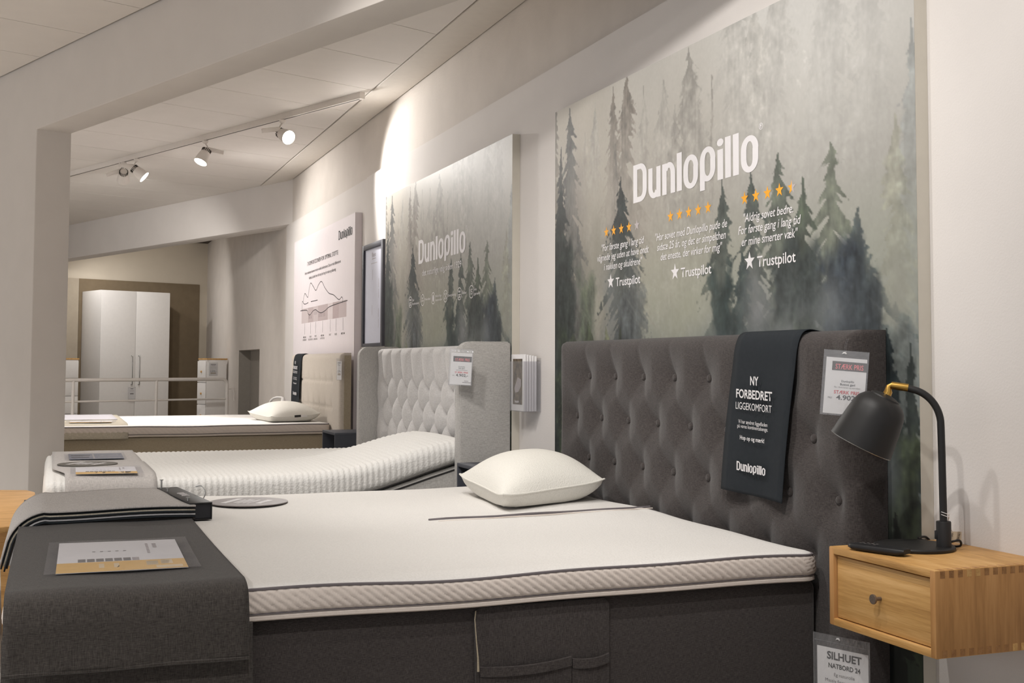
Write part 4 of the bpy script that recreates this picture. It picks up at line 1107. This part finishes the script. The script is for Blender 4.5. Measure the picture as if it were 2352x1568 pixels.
sheet('leaflet', 'small white leaflet on the sand-coloured runner of the far bed', [(.10, 8.86), (.42, 8.84), (.40, 8.58), (.09, 8.60)], .6965, 'colour')
pillow('pillow', 'white knitted pillow with a black care label on the far beige bed', (1.44, 8.50, .716), (1.835, 8.60, .736), (1.36, 9.10, .735), .138, .6865, M['pillow'], 0.05)
bn3 = banner('small black banner with white lettering hanging over the beige headboard', 1.862, 9.855, 0.33, 1.181, 0.782, 1.946, 0.04)
banner_text(bn3, 1.842, 9.708, .33, .07, (1.098, 1.058, 1.024, .985, .972, .938, .848), 1.02)

# ================================================================== PRICE TAGS
def price_tag(label, o, right, w, h, rows_, sleeve_top=.018, string=None, up=(0, 0, 1), paper='paper', cat='price tag'):
    """o: upper-left corner of the sleeve; rows_: (kind, text, x_frac, y_from_top_frac, cap, width, mat, bold)"""
    m = frame(o, right, up)
    t = thing('price_tag', label, cat, tuple(o), 'price tags in clear sleeves')
    def bx(nm, x0, y0, x1, y1, z0, z1, mat): return box(nm, (x0, y0, z0), (x1, y1, z1), mat, t, 0, 1, m)
    bx('clear_sleeve', 0, -h, w, 0, 0.0012, 0.0020, M['plastic2'])
    bx('paper_card', w * .06, -h + .004, w * .97, -sleeve_top, -0.0004, 0.0004, M[paper])
    for kind, s, fx, fy, cap, width, mat, bold in rows_:
        if kind == 'r': flat('printed_block', _rect(fx[0] * w, -fy[1] * h, fx[1] * w, -fy[0] * h), m, M[mat], t, .0007)
        else: text(s, m, fx * w, -fy * h, cap, width, M[mat], t, 'C', bold=bold, z=.0009)
    tube('welded_rim', [m @ Vector(p) for p in ((0, 0, .0016), (w, 0, .0016), (w, -h, .0016), (0, -h, .0016))], .0011, M['plastic'], t, 5, True)
    tube('welded_rim', [m @ Vector(p) for p in ((0, -sleeve_top * .55, .0022), (w, -sleeve_top * .55, .0022))], .0007, M['plastic'], t, 5)
    if string:
        a, b = string
        tube('string', [m @ Vector((w * .45, -.006, .002)), m @ Vector((w * .45, b * .5, .001)), m @ Vector((w * .45 + a, b, 0))], .0003, M['plastic'], t, 5)
        tube('string', [m @ Vector((w * .48, -.006, .002)), m @ Vector((w * .48, b * .5, .001)), m @ Vector((w * .48 + a, b, 0))], .0003, M['plastic'], t, 5)
        tube('string_knot', [m @ Vector((w * .45 + .006 * math.sin(k * 1.9), -.006 + .003 * math.cos(k * 2.7), .003)) for k in range(9)], .0007, M['paper'], t, 5)
    return t
price_tag('price card with red lettering hanging on the charcoal headboard behind the lamp', (1.777, 2.4715, 1.141), Vector((.8, -.6, -.08)), .106, .160,
          [('r', '', (.20, .97), (.17, .31), 0, 0, 'darklabel', 0), ('t', 'STÆRK PRIS', .585, .285, .0120, .066, 'coral', .01),
           ('t', 'Dunlopillo', .57, .485, .0050, .030, 'ink', .005), ('t', 'Button gavl', .57, .535, .0052, .035, 'ink', .012), ('t', 'Fås i flere farver og størrelser', .57, .575, .0034, .062, 'greyink', 0),
           ('t', 'STÆRK PRIS', .56, .665, .0078, .060, 'red', .02), ('t', 'NU:', .20, .745, .0048, .010, 'ink', 0), ('t', '4.902,-', .60, .755, .0110, .056, 'ink', .02)], string=(.004, .03))
price_tag('price card with red lettering on the near wing of the grey headboard', (1.672, 5.126, 1.172), Vector((.85, -.5, -.05)), .106, .164,
          [('r', '', (.16, .96), (.20, .35), 0, 0, 'darklabel', 0), ('t', 'STÆRK PRIS', .56, .33, .0120, .066, 'coral', .01),
           ('t', 'Dunlopillo', .54, .50, .0050, .030, 'ink', .005), ('t', 'Side gavl', .54, .545, .0050, .028, 'ink', .012), ('r', '', (.30, .80), (.575, .585), 0, 0, 'greyink', 0),
           ('t', 'STÆRK PRIS', .54, .665, .0072, .060, 'red', .02), ('t', 'NU:', .20, .745, .0048, .010, 'ink', 0), ('t', '4.902,-', .57, .755, .0115, .056, 'ink', .02),
           ('r', '', (.60, .97), (.905, .922), 0, 0, 'greyink', 0), ('r', '', (.68, .86), (.865, .88), 0, 0, 'greyink', 0)])
price_tag('price card on the beige headboard of the far bed', (1.848, 8.212, 1.138), Vector((.10, -1, -.01)), .106, .150,
          [('t', 'Dunlopillo', .52, .22, .0090, .068, 'ink', .01), ('t', 'Rib gavl', .52, .32, .0085, .05, 'ink', .01), ('r', '', (.30, .78), (.38, .395), 0, 0, 'lightink', 0), ('r', '', (.25, .82), (.46, .475), 0, 0, 'lightink', 0),
           ('t', '5.074,-', .52, .64, .016, .07, 'ink', .01), ('r', '', (.22, .80), (.68, .77), 0, 0, 'taupe', 0)])
price_tag('white card reading SILHUET hanging under the oak nightstand', (1.700, 2.418, .470), Vector((.35, -.936, 0)), .150, .30,
          [('t', 'SILHUET', .55, .185, .0165, .092, 'ink', .03), ('t', 'NATBORD 24', .55, .252, .0105, .085, 'ink', .025), ('t', 'Eg naturolie', .55, .312, .0075, .055, 'greyink', 0), ('t', 'Massiv fingertappet eg', .55, .362, .0075, .103, 'greyink', 0),
           ('t', 'INKL. skuffe', .55, .412, .0075, .054, 'greyink', 0), ('t', 'Mål: 20 x 36 x 32 cm.', .55, .462, .0075, .094, 'greyink', 0), ('t', '999,-', .55, .60, .026, .085, 'ink', .03)], sleeve_top=.030, string=(0, .035))

# ================================================================== OAK NIGHTSTAND
ns = thing('nightstand', 'wall-hung oak nightstand with one drawer and a round knob', 'nightstand', (1.87, 2.18, .499))
NX0, NX1, NY0, NY1, NZ0, NZ1 = 1.704, 2.0245, 2.000, 2.360, .499, .679
th = .0165
box('top_panel', (NX0, NY0 + .0005, NZ1 - th), (NX1, NY1 - .0005, NZ1), M['oak'], ns, .0015)
box('bottom_panel', (NX0, NY0 + .0005, NZ0), (NX1, NY1 - .0005, NZ0 + th), M['oak'], ns, .0015)
box('side_panel', (NX0 - .0005, NY0, NZ0 + .001), (NX1, NY0 + th, NZ1 - .001), M['oak_side'], ns, .0015)
box('side_panel', (NX0 - .0005, NY1 - th, NZ0 + .001), (NX1, NY1, NZ1 - .001), M['oak_side'], ns, .0015)
box('back_panel', (NX1 - .012, NY0 + th, NZ0 + th), (NX1 - .004, NY1 - th, NZ1 - th), M['oak_side'], ns)
box('drawer_box', (NX0 + .034, NY0 + th + .004, NZ0 + th + .004), (NX1 - .03, NY1 - th - .004, NZ1 - th - .03), M['oak_end'], ns)
dr = box('drawer_front', (NX0 + .009, NY0 + th + .0022, NZ0 + th + .0022), (NX0 + .030, NY1 - th - .0022, NZ1 - th - .004), M['oak_front'], ns, .001)
lathe('knob', [(0, 0), (.0042, 0), (.0042, .016), (.0105, .0175), (.0112, .020), (.0105, .0225), (0, .0225)], M['darkmetal'], dr, 20, frame((NX0 + .009, 2.187, .588), (0, -1, 0), (0, 0, 1)))
nf = 13
for k in range(nf):
    x0 = NX0 + .012 + (NX1 - NX0 - .02) * k / nf; w = (NX1 - NX0) / nf * .5
    box('finger_joint', (x0, NY0 - .0004, NZ1 - th), (x0 + w, NY0 + .004, NZ1 - .0016), M['oak_end'] if k not in (3, 4) else M['oak_front'], ns)
    box('finger_joint', (x0 + .003, NY0 - .0004, NZ0 + .0016), (x0 + w + .003, NY0 + .004, NZ0 + th), M['oak_end'] if k not in (8, 9) else M['oak_front'], ns)
    if k < 12: box('finger_joint', (x0, NY0 + .0016, NZ1 - .003), (x0 + w, NY0 + th, NZ1 + .0003), M['oak_side'], ns)

# ---------------- lamp
lp = thing('table_lamp', 'black table lamp with curved pole, brass joint and bell shade on the oak nightstand', 'lamp', (1.868, 2.262, .6795))
ZT = .6795
lathe('lamp_base', [(0, 0), (.0895, 0), (.091, .002), (.091, .006), (.0885, .0085), (0, .0085)], M['black'], lp, 48, Matrix.Translation((1.868, 2.262, ZT)))
PX, PY = 1.912, 2.214
lathe('collar', [(0, .008), (.0165, .008), (.0165, .064), (.0155, .066), (.0085, .066)], M['black'], lp, 28, Matrix.Translation((PX, PY, ZT)))
LD = Vector((-.75, .66, 0)).normalized(); lk = 0.935
def L2(l, z): return Vector((PX, PY, ZT + z * .985)) + LD * (l * lk)
arc = [L2(0, .060), L2(0.001, .15), L2(.002, .24)]
for k in range(0, 11):
    a = math.radians(78 * k / 10); arc.append(L2(.003 + .079 * (1 - math.cos(a)), .290 + .083 * math.sin(a)))
arc.append(L2(.083, .376))
tube('pole', spline(arc, 3), .0083, M['black'], lp, 14)
tube('brass_sleeve', [L2(.078, .3755), L2(.100, .3785), L2(.118, .381)], [.0092, .0092, .0088], M['brass'], lp, 14)
tube('brass_knuckle', [L2(.114, .384), L2(.124, .379), L2(.1255, .366), L2(.130, .357)], [.005, .006, .0095, .0105], M['brass'], lp, 12)
ax = (Vector(L2(.192, .245)) - Vector(L2(.130, .362))).normalized()
apex = L2(.129, .360)
zax = ax; xax = UP.cross(zax).normalized(); yax = zax.cross(xax)
sm = Matrix(((xax.x, yax.x, zax.x, apex.x), (xax.y, yax.y, zax.y, apex.y), (xax.z, yax.z, zax.z, apex.z), (0, 0, 0, 1)))
lathe('lamp_shade', [(.010, .000), (.024, .003), (.034, .007), (.035, .010), (.046, .016), (.056, .027), (.062, .042), (.066, .065), (.0705, .100), (.0745, .134), (.0735, .1345), (.0695, .100), (.065, .065), (.061, .042), (.055, .029), (.045, .018), (.030, .011), (.0, .010)], M['black'], lp, 48, sm, close=False)
tube('shade_rim', [sm @ Vector((.0742 * math.cos(2 * math.pi * k / 40), .0742 * math.sin(2 * math.pi * k / 40), .1342)) for k in range(40)], .0009, M['steel'], lp, 5, True)
lathe('lamp_socket', [(.0, .012), (.017, .012), (.017, .055), (0, .055)], M['white_paint'], lp, 16, sm)
sw = L2(.016, .035) + Vector((-.002, -.004, 0))
box('switch', (sw.x - .004, sw.y - .006, sw.z - .010), (sw.x + .004, sw.y + .006, sw.z + .010), M['black_soft'], lp, .002)
tube('power_cord', spline([(PX + .014, PY - .004, ZT + .018), (PX + .034, PY - .012, ZT + .022), (PX + .042, PY - .004, ZT + .008), (PX + .030, PY + .03, ZT + .0045), (PX + .035, PY + .09, ZT + .0045), (PX + .040, PY + .135, ZT + .006), (PX + .085, PY + .16, ZT + .004), (2.018, PY + .156, ZT - .02)], 5), .0026, M['black_soft'], lp, 8)
tg = thing('hang_tag', 'small beige handwritten tag tied to the lamp pole with white string', 'tag', (1.99, 2.25, .69))
tm = frame((1.985, 2.265, .700), Vector((.5, -.86, .06)), Vector((.3, .25, 1)))
M['kraft'] = plain('beige_card', rgb(196, 176, 150), 0.8, var=.04)
box('card', (-.016, -.014, 0), (.018, .012, .0008), M['kraft'], tg, 0, 1, tm)
text('1.400', tm @ Matrix.Translation((-.006, -.011, 0)) @ Matrix.Rotation(math.radians(75), 4, 'Z'), 0, 0, .007, .019, M['ink'], tg, z=.0012)
text('En m.', tm @ Matrix.Translation((.012, -.008, 0)) @ Matrix.Rotation(math.radians(75), 4, 'Z'), 0, 0, .005, .016, M['ink'], tg, z=.0012)
for dz in (0, .006):
    tube('string', spline([tuple(Vector((PX - .010, PY - .004, ZT + .088 - dz))), (PX + .002, PY - .0105, ZT + .083 - dz), (PX + .012, PY - .004, ZT + .080 - dz), (1.955, 2.25, .735 - dz * .5), tuple(tm @ Vector((-.008 + dz, .010, .001)))], 5), .0008, M['paper'], tg, 5)

# ---------------- remote control
rm = thing('remote_control', 'black handheld remote control on the oak nightstand in front of the lamp', 'remote', (1.76, 2.235, ZT))
rmm = Matrix.Translation((1.747, 2.236, ZT + .0005)) @ Matrix.Rotation(math.atan2(-.135, .044), 4, 'Z')
bm = bmesh.new()
prof = [(-.073, .012, .004, .013), (-.060, .020, .001, .015), (-.02, .022, 0, .016), (.03, .022, 0, .017), (.060, .021, .001, .017), (.073, .014, .005, .015)]
V = []
for x, hw2, zb_, zt_ in prof:
    for k in range(16):
        a = 2 * math.pi * k / 16; cy_, sz_ = math.cos(a), math.sin(a)
        V.append(rmm @ Vector((x, hw2 * math.copysign(abs(cy_) ** .6, cy_), (zb_ + zt_) / 2 + (zt_ - zb_) / 2 * math.copysign(abs(sz_) ** .5, sz_))))
Fc = grid_faces(len(prof), 16, closed_v=True) + [tuple(range(16))[::-1], tuple(range(80, 96))]
bm.free()
mobj('remote_body', pyd(V, Fc), M['black_soft'], rm, smooth=True, sharp=60)
for x in (-.045, -.033, -.021, -.009):
    for y in (-.009, .003):
        flat('key_symbol', _rect(x, y, x + .006, y + .004), rmm, M['greyink'], rm, .0172)

# ---------------- brochure holder on the wall
bh = thing('brochure_holder', 'clear wall holder with upright brochures between the two forest panels', 'holder', (1.99, 4.99, .90))
Ya, Yb = 4.905, 5.075
box('back_plate', (2.021, Ya, .895), (2.0242, Yb, 1.13), M['plastic2'], bh)
box('front_plate', (1.940, Ya, .893), (1.942, Yb, 1.115), M['plastic2'], bh)
box('side_plate', (1.942, Ya, .893), (2.021, Ya + .002, 1.115), M['plastic'], bh)
box('side_plate', (1.942, Yb - .002, .893), (2.021, Yb, 1.115), M['plastic'], bh)
box('bottom_plate', (1.940, Ya, .891), (2.0242, Yb, .893), M['plastic'], bh)
M['photo'] = plain('dark_forest_photo', rgb(96, 84, 68), 0.5, var=.8, scale=40)
for k in range(5):
    x = 1.946 + .0125 * k
    br = thing('brochure', ['front brochure with a dark photograph cover in the clear wall holder', 'second brochure from the front in the clear wall holder', 'third brochure from the front in the clear wall holder', 'fourth brochure from the front in the clear wall holder', 'rearmost brochure in the clear wall holder'][k], 'brochure', (x, 4.99, .894), 'brochures in the wall holder')
    box('pages', (x, Ya + .006, .894), (x + .009 - .001 * (k % 2), Yb - .006, 1.146 - .002 * k), M['paper'], br, .0005)
    if k == 0:
        mfr = frame((x - .0003, Yb - .006, .894), (0, -1, 0), (0, 0, 1))
        flat('cover_photo', _rect(.020, .028, .136, .232), mfr, M['photo'], br)
        flat('cover_light', [[(.04, .10), (.08, .15), (.12, .14), (.12, .11), (.09, .085), (.05, .08)]], mfr, M['lightink'], br, .0003)
        logo(mfr, .045, .036, .010, .05, M['white_ink'], br, .0004, False)

# ---------------- dark open nightstands
def cube_stand(label, x0, x1, y0, y1, z0, z1):
    t = thing('nightstand', label, 'nightstand', ((x0 + x1) / 2, (y0 + y1) / 2, z0), 'dark open cube nightstands')
    w = .016
    box('top_panel', (x0, y0, z1 - w), (x1, y1, z1), M['slate'], t, .001)
    box('bottom_panel', (x0, y0, z0), (x1, y1, z0 + w), M['slate'], t, .001)
    box('side_panel', (x0, y0, z0 + w), (x1, y0 + w, z1 - w), M['slate'], t)
    box('side_panel', (x0, y1 - w, z0 + w), (x1, y1, z1 - w), M['slate'], t)
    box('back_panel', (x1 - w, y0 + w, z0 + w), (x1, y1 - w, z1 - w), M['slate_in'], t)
    return t
cube_stand('dark open cube nightstand between the beige bed and the grey winged headboard', 1.690, 1.984, 7.545, 7.925, .30, .660)
cube_stand('dark open cube nightstand between the grey winged headboard and the foreground bed', 1.700, 1.984, 4.74, 5.105, .30, .660)
cube_stand('dark open cube nightstand on the far side of the beige bed', 1.640, 1.984, 10.05, 10.42, .30, .655)
cd = box('folded_card', (1.712, 7.562, .317), (1.7145, 7.60, .47), M['paper'])
tag(cd, 'small white card standing in the dark cube nightstand by the beige bed', 'card')
wl2 = thing('table_lamp', 'small white curved lamp just visible behind the pillow of the far bed', 'lamp', (1.74, 10.2, .656))
lathe('lamp_base', [(0, 0), (.05, 0), (.05, .010), (0, .012)], M['white_paint'], wl2, 24, Matrix.Translation((1.72, 10.24, .656)))
tube('lamp_arm', spline([(1.72, 10.24, .664), (1.722, 10.235, .74), (1.735, 10.22, .79), (1.77, 10.18, .815), (1.815, 10.14, .815)], 5), .009, M['white_paint'], wl2, 10)
lathe('lamp_head', [(0, 0), (.012, 0), (.022, -.035), (.020, -.036), (.0, -.012)], M['white_paint'], wl2, 16, Matrix.Translation((1.822, 10.13, .82)))

# ================================================================== LEFT TABLE
M['oak_table'] = wood('oak_table_top', rgb(176, 132, 78), rgb(200, 154, 96), rgb(216, 172, 116), (5, 24, 40))
tb = thing('coffee_table', 'low oak table with rounded edge at the left behind the foreground bed', 'table', (-.35, 5.4, 0))
edge = spline([(-.066, 6.00), (-.060, 5.6), (-.075, 5.15), (-.10, 4.85), (-.18, 4.755), (-.40, 4.74), (-.75, 4.78)], 6)
poly = edge + [(-.80, 4.9), (-.80, 6.05), (-.75, 6.12), (-.22, 6.15), (-.10, 6.10)]
prism('table_top', poly, 'z', .478, .502, M['oak_table'], tb, .006)
prism('apron', [(-.13, 4.90), (-.75, 4.92), (-.75, 6.0), (-.13, 5.98)], 'z', .425, .478, M['oak_table'], tb, .003)
for x, y in ((-.145, 4.93), (-.72, 4.95), (-.145, 5.93), (-.72, 5.95)):
    bm = bmesh.new(); bmesh.ops.create_cube(bm, size=1)
    for v in bm.verts:
        top = v.co.z > 0; s = .062 if top else .040
        v.co = Vector((x + v.co.x * s + (0 if top else .012 * (1 if x > -.4 else -1)), y + v.co.y * s, .478 if top else 0))
    mobj('leg', bm_mesh(bm), M['oak_table'], tb)

# ================================================================== TRACK LIGHTS
TR0 = Vector((0.111, 11.40, 0)); TR1 = Vector((1.790, 7.34, 0))
tk = thing('lighting_track', 'long white ceiling track carrying four spotlights', 'lighting track', ((TR0.x + TR1.x) / 2, (TR0.y + TR1.y) / 2, 2.79))
td = (TR1 - TR0).normalized(); tn = Vector((-td.y, td.x, 0))
def tbox(nm, s0, s1, w0, w1, z0, z1, mat, bev=0.0):
    A = TR0 - td * 1.2
    pts = [A + td * s + tn * w for s, w in ((s0, w0), (s1, w0), (s1, w1), (s0, w1))]
    return prism(nm, [(p.x, p.y) for p in pts], 'z', z0, z1, mat, tk, bev)
TL = (TR1 - TR0).length + 1.2
tbox('track_rail', 0, TL, -.018, .018, ZC - .040, ZC - .0005, M['white_metal'])
tbox('track_slot', 0.01, TL - .02, -.006, .006, ZC - .0405, ZC - .0398, M['fin'])
tbox('end_cap', TL, TL + .012, -.019, .019, ZC - .041, ZC - .0005, M['white_metal'])
def track_spot(label, px, aim, drv, power, ang, rot=0.0):
    """px: point on the track; aim: direction of the beam; drv: horizontal direction of the driver box"""
    p = Vector((px[0], px[1], ZC - .041)); aim = Vector(aim).normalized(); drv = Vector(drv).normalized()
    t = thing('track_spotlight', label, 'spotlight', tuple(p), 'spotlights on the ceiling track')
    lathe('adapter', [(0, 0), (.022, 0), (.024, -.008), (.018, -.020), (.008, -.026), (0, -.026)], M['white_metal'], t, 16, Matrix.Translation(p))
    c = p + Vector((0, 0, -.098)) + aim * .015
    tube('yoke', spline([tuple(p + Vector((0, 0, -.02))), tuple(p + Vector((0, 0, -.05)) + drv * .02), tuple(p + Vector((0, 0, -.085)) + drv * .022), tuple(c - aim * .03)], 4), .006, M['white_metal'], t, 8)
    dm = frame(p + Vector((0, 0, -.062)) + drv * .085, drv, UP)
    box('driver_box', (-.062, -.016, -.014), (.062, .016, .014), M['white_metal'], t, .004, 2, dm)
    zax = aim; xa = UP.cross(zax)
    xa = xa.normalized() if xa.length > .01 else Vector((1, 0, 0)); ya = zax.cross(xa)
    m = Matrix(((xa.x, ya.x, zax.x, c.x), (xa.y, ya.y, zax.y, c.y), (xa.z, ya.z, zax.z, c.z), (0, 0, 0, 1))) @ Matrix.Scale(.80, 4)
    lathe('spot_body', [(0, -.060), (.036, -.060), (.040, -.030), (.047, -.028), (.056, .020), (.063, .070), (.066, .086), (.061, .086), (.056, .066), (.0, .064)], M['white_metal'], t, 32, m)
    for k in range(16):
        a = 2 * math.pi * k / 16
        fm = m @ Matrix.Rotation(a, 4, 'Z')
        box('cooling_fin', (.036, -.0022, -.062), (.046, .0022, -.028), M['fin'], t, 0, 1, fm)
    lathe('lens', [(0, .078), (.0615, .078), (.0615, .082), (0, .083)], M['lens'], t, 32, m)
    if power: spot('track_or_fill_spot', c + aim * .12, c + aim * 2, power, ang, .6, .05)
    return t
track_spot('bright spotlight nearest the poster wall on the ceiling track', (1.442, 8.185), (.38, -.83, -.42), (-.75, -.1, -.15), 85, 88)
track_spot('spotlight in the middle of the ceiling track facing down to the left', (1.035, 9.165), (-.42, -.25, -.88), (.9, .3, -.1), 110, 100)
track_spot('front spotlight of the pair at the far end of the ceiling track', (.605, 10.205), (.72, -.20, -.62), (-.7, .3, .05), 60, 125)
track_spot('rear spotlight of the pair at the far end of the ceiling track', (.515, 10.425), (.02, .84, -.50), (-.8, .2, -.3), 90, 95)

# ================================================================== FAR BAY
R0 = Vector((1.950, 14.578, 0)); 
rl = thing('handrail', 'white tubular handrail with two posts in front of the wardrobe', 'railing', (1.1, 14.24, 0))
def rp(s, z): q = R0 + KD * s; return (q.x, q.y, z)
zr = .915
top = [rp(-3.2, zr), rp(-1.0, zr), rp(-.07, zr)] + [rp(-.07 + .07 * math.sin(a), zr - .07 + .07 * math.cos(a)) for a in lerp(.2, math.pi / 2, 7)] + [rp(0, .6), rp(0, 0.0)]
tube('top_rail', top, .020, M['white_metal'], rl, 12)
tube('mid_rail', [rp(-3.2, .680), rp(0, .680)], .011, M['white_metal'], rl, 10)
for s in (-1.875, -.905): tube('post', [rp(s, zr), rp(s - .004, 0)], .018, M['white_metal'], rl, 10)
tube('wall_bracket', [rp(0, .80), rp(.09, .80), rp(.095, .66)], .009, M['white_metal'], rl, 8)

wd = thing('wardrobe', 'tall white two-door wardrobe against the brown back panel', 'wardrobe', tuple(CB + KD * -1.1 - BD * .3))
WS0, WS1, WD, WZ = -1.854, -.885, .60, 2.056
def wk(nm, s0, s1, d0, d1, z0, z1, mat, parent, bev=0.0): return kbox(nm, s0, s1, d0, d1, z0, z1, mat, parent, bev)
wk('carcass', WS0, WS1, .03, WD, 0, WZ, M['white_paint'], wd, .003)
for a, b, hx in ((WS0 + .002, (WS0 + WS1) / 2 - .002, (WS0 + WS1) / 2 - .07), ((WS0 + WS1) / 2 + .002, WS1 - .002, (WS0 + WS1) / 2 + .03)):
    d = wk('door', a, b, WD + .002, WD + .021, .06, WZ - .003, M['white_paint'], wd, .002)
    q = lambda dd, z: tuple(CB + KD * (hx + .02) - BD * dd + UP * z)
    tube('handle', [q(WD + .02, 1.20), q(WD + .05, 1.20), q(WD + .055, 1.19), q(WD + .055, .83), q(WD + .05, .82), q(WD + .02, .82)], .007, M['steel'], d, 8)
def chest(label, s0, s1, d0, d1, z1, n, front='d'):
    t = thing('chest_of_drawers', label, 'cabinet', tuple(CB + KD * (s0 + s1) / 2 - BD * (d0 + d1) / 2), 'white drawer chests in the far bay')
    wk('carcass', s0, s1, d0, d1, 0, z1 - .018, M['white_paint'], t, .002)
    wk('top', s0 - .008, s1 + .008, d0, d1 + .008, z1 - .018, z1, M['oak_front'], t, .002)
    h = (z1 - .08) / n
    for k in range(n):
        if front == 'd': dd = wk('drawer', s0 + .004, s1 - .004, d1 + .001, d1 + .018, .05 + h * k + .004, .05 + h * (k + 1) - .004, M['white_paint'], t, .002)
        else: dd = wk('drawer', s0 - .018, s0 - .001, d0 + .004, d1 - .004, .05 + h * k + .004, .05 + h * (k + 1) - .004, M['white_paint'], t, .002)
        c = (CB + KD * ((s0 + s1) / 2) - BD * (d1 + .02)) if front == 'd' else (CB + KD * (s0 - .02) - BD * ((d0 + d1) / 2))
        c.z = .05 + h * (k + .5)
        box('knob', (c.x - .012, c.y - .012, c.z - .012), (c.x + .012, c.y + .012, c.z + .012), M['oak_front'], dd, .004)
    return t
chest('white drawer chest beside the poster wall at the right end of the handrail', -1.17, -.90, 1.985, 2.20, 1.165, 4, 's')
chest('white drawer chest at the left edge of the opening beside the wardrobe', -3.1, -2.40, .85, 1.25, 1.16, 5, 'd')
q = CB + KD * -1.15 - BD * 2.215
price_tag('lilac price card on the white drawer chest beside the wall', (q.x, q.y, 1.115), KD, .115, .165, [('r', '', (.2, .8), (.13, .17), 0, 0, 'ink', 0), ('r', '', (.25, .75), (.24, .27), 0, 0, 'greyink', 0), ('r', '', (.2, .8), (.40, .42), 0, 0, 'lightink', 0), ('t', '2.399,-', .5, .72, .018, .08, 'ink', .01), ('r', '', (.18, .82), (.76, .86), 0, 0, 'taupe', 0)])
q = CB + KD * -1.475 - BD * .66
price_tag('small lilac tag hanging on the left wardrobe door handle', (q.x, q.y, .79), KD, .10, .165, [('r', '', (.3, .7), (.12, .18), 0, 0, 'greyink', 0), ('r', '', (.2, .8), (.3, .34), 0, 0, 'lightink', 0), ('r', '', (.25, .75), (.5, .6), 0, 0, 'greyink', 0)], string=(0, .05))
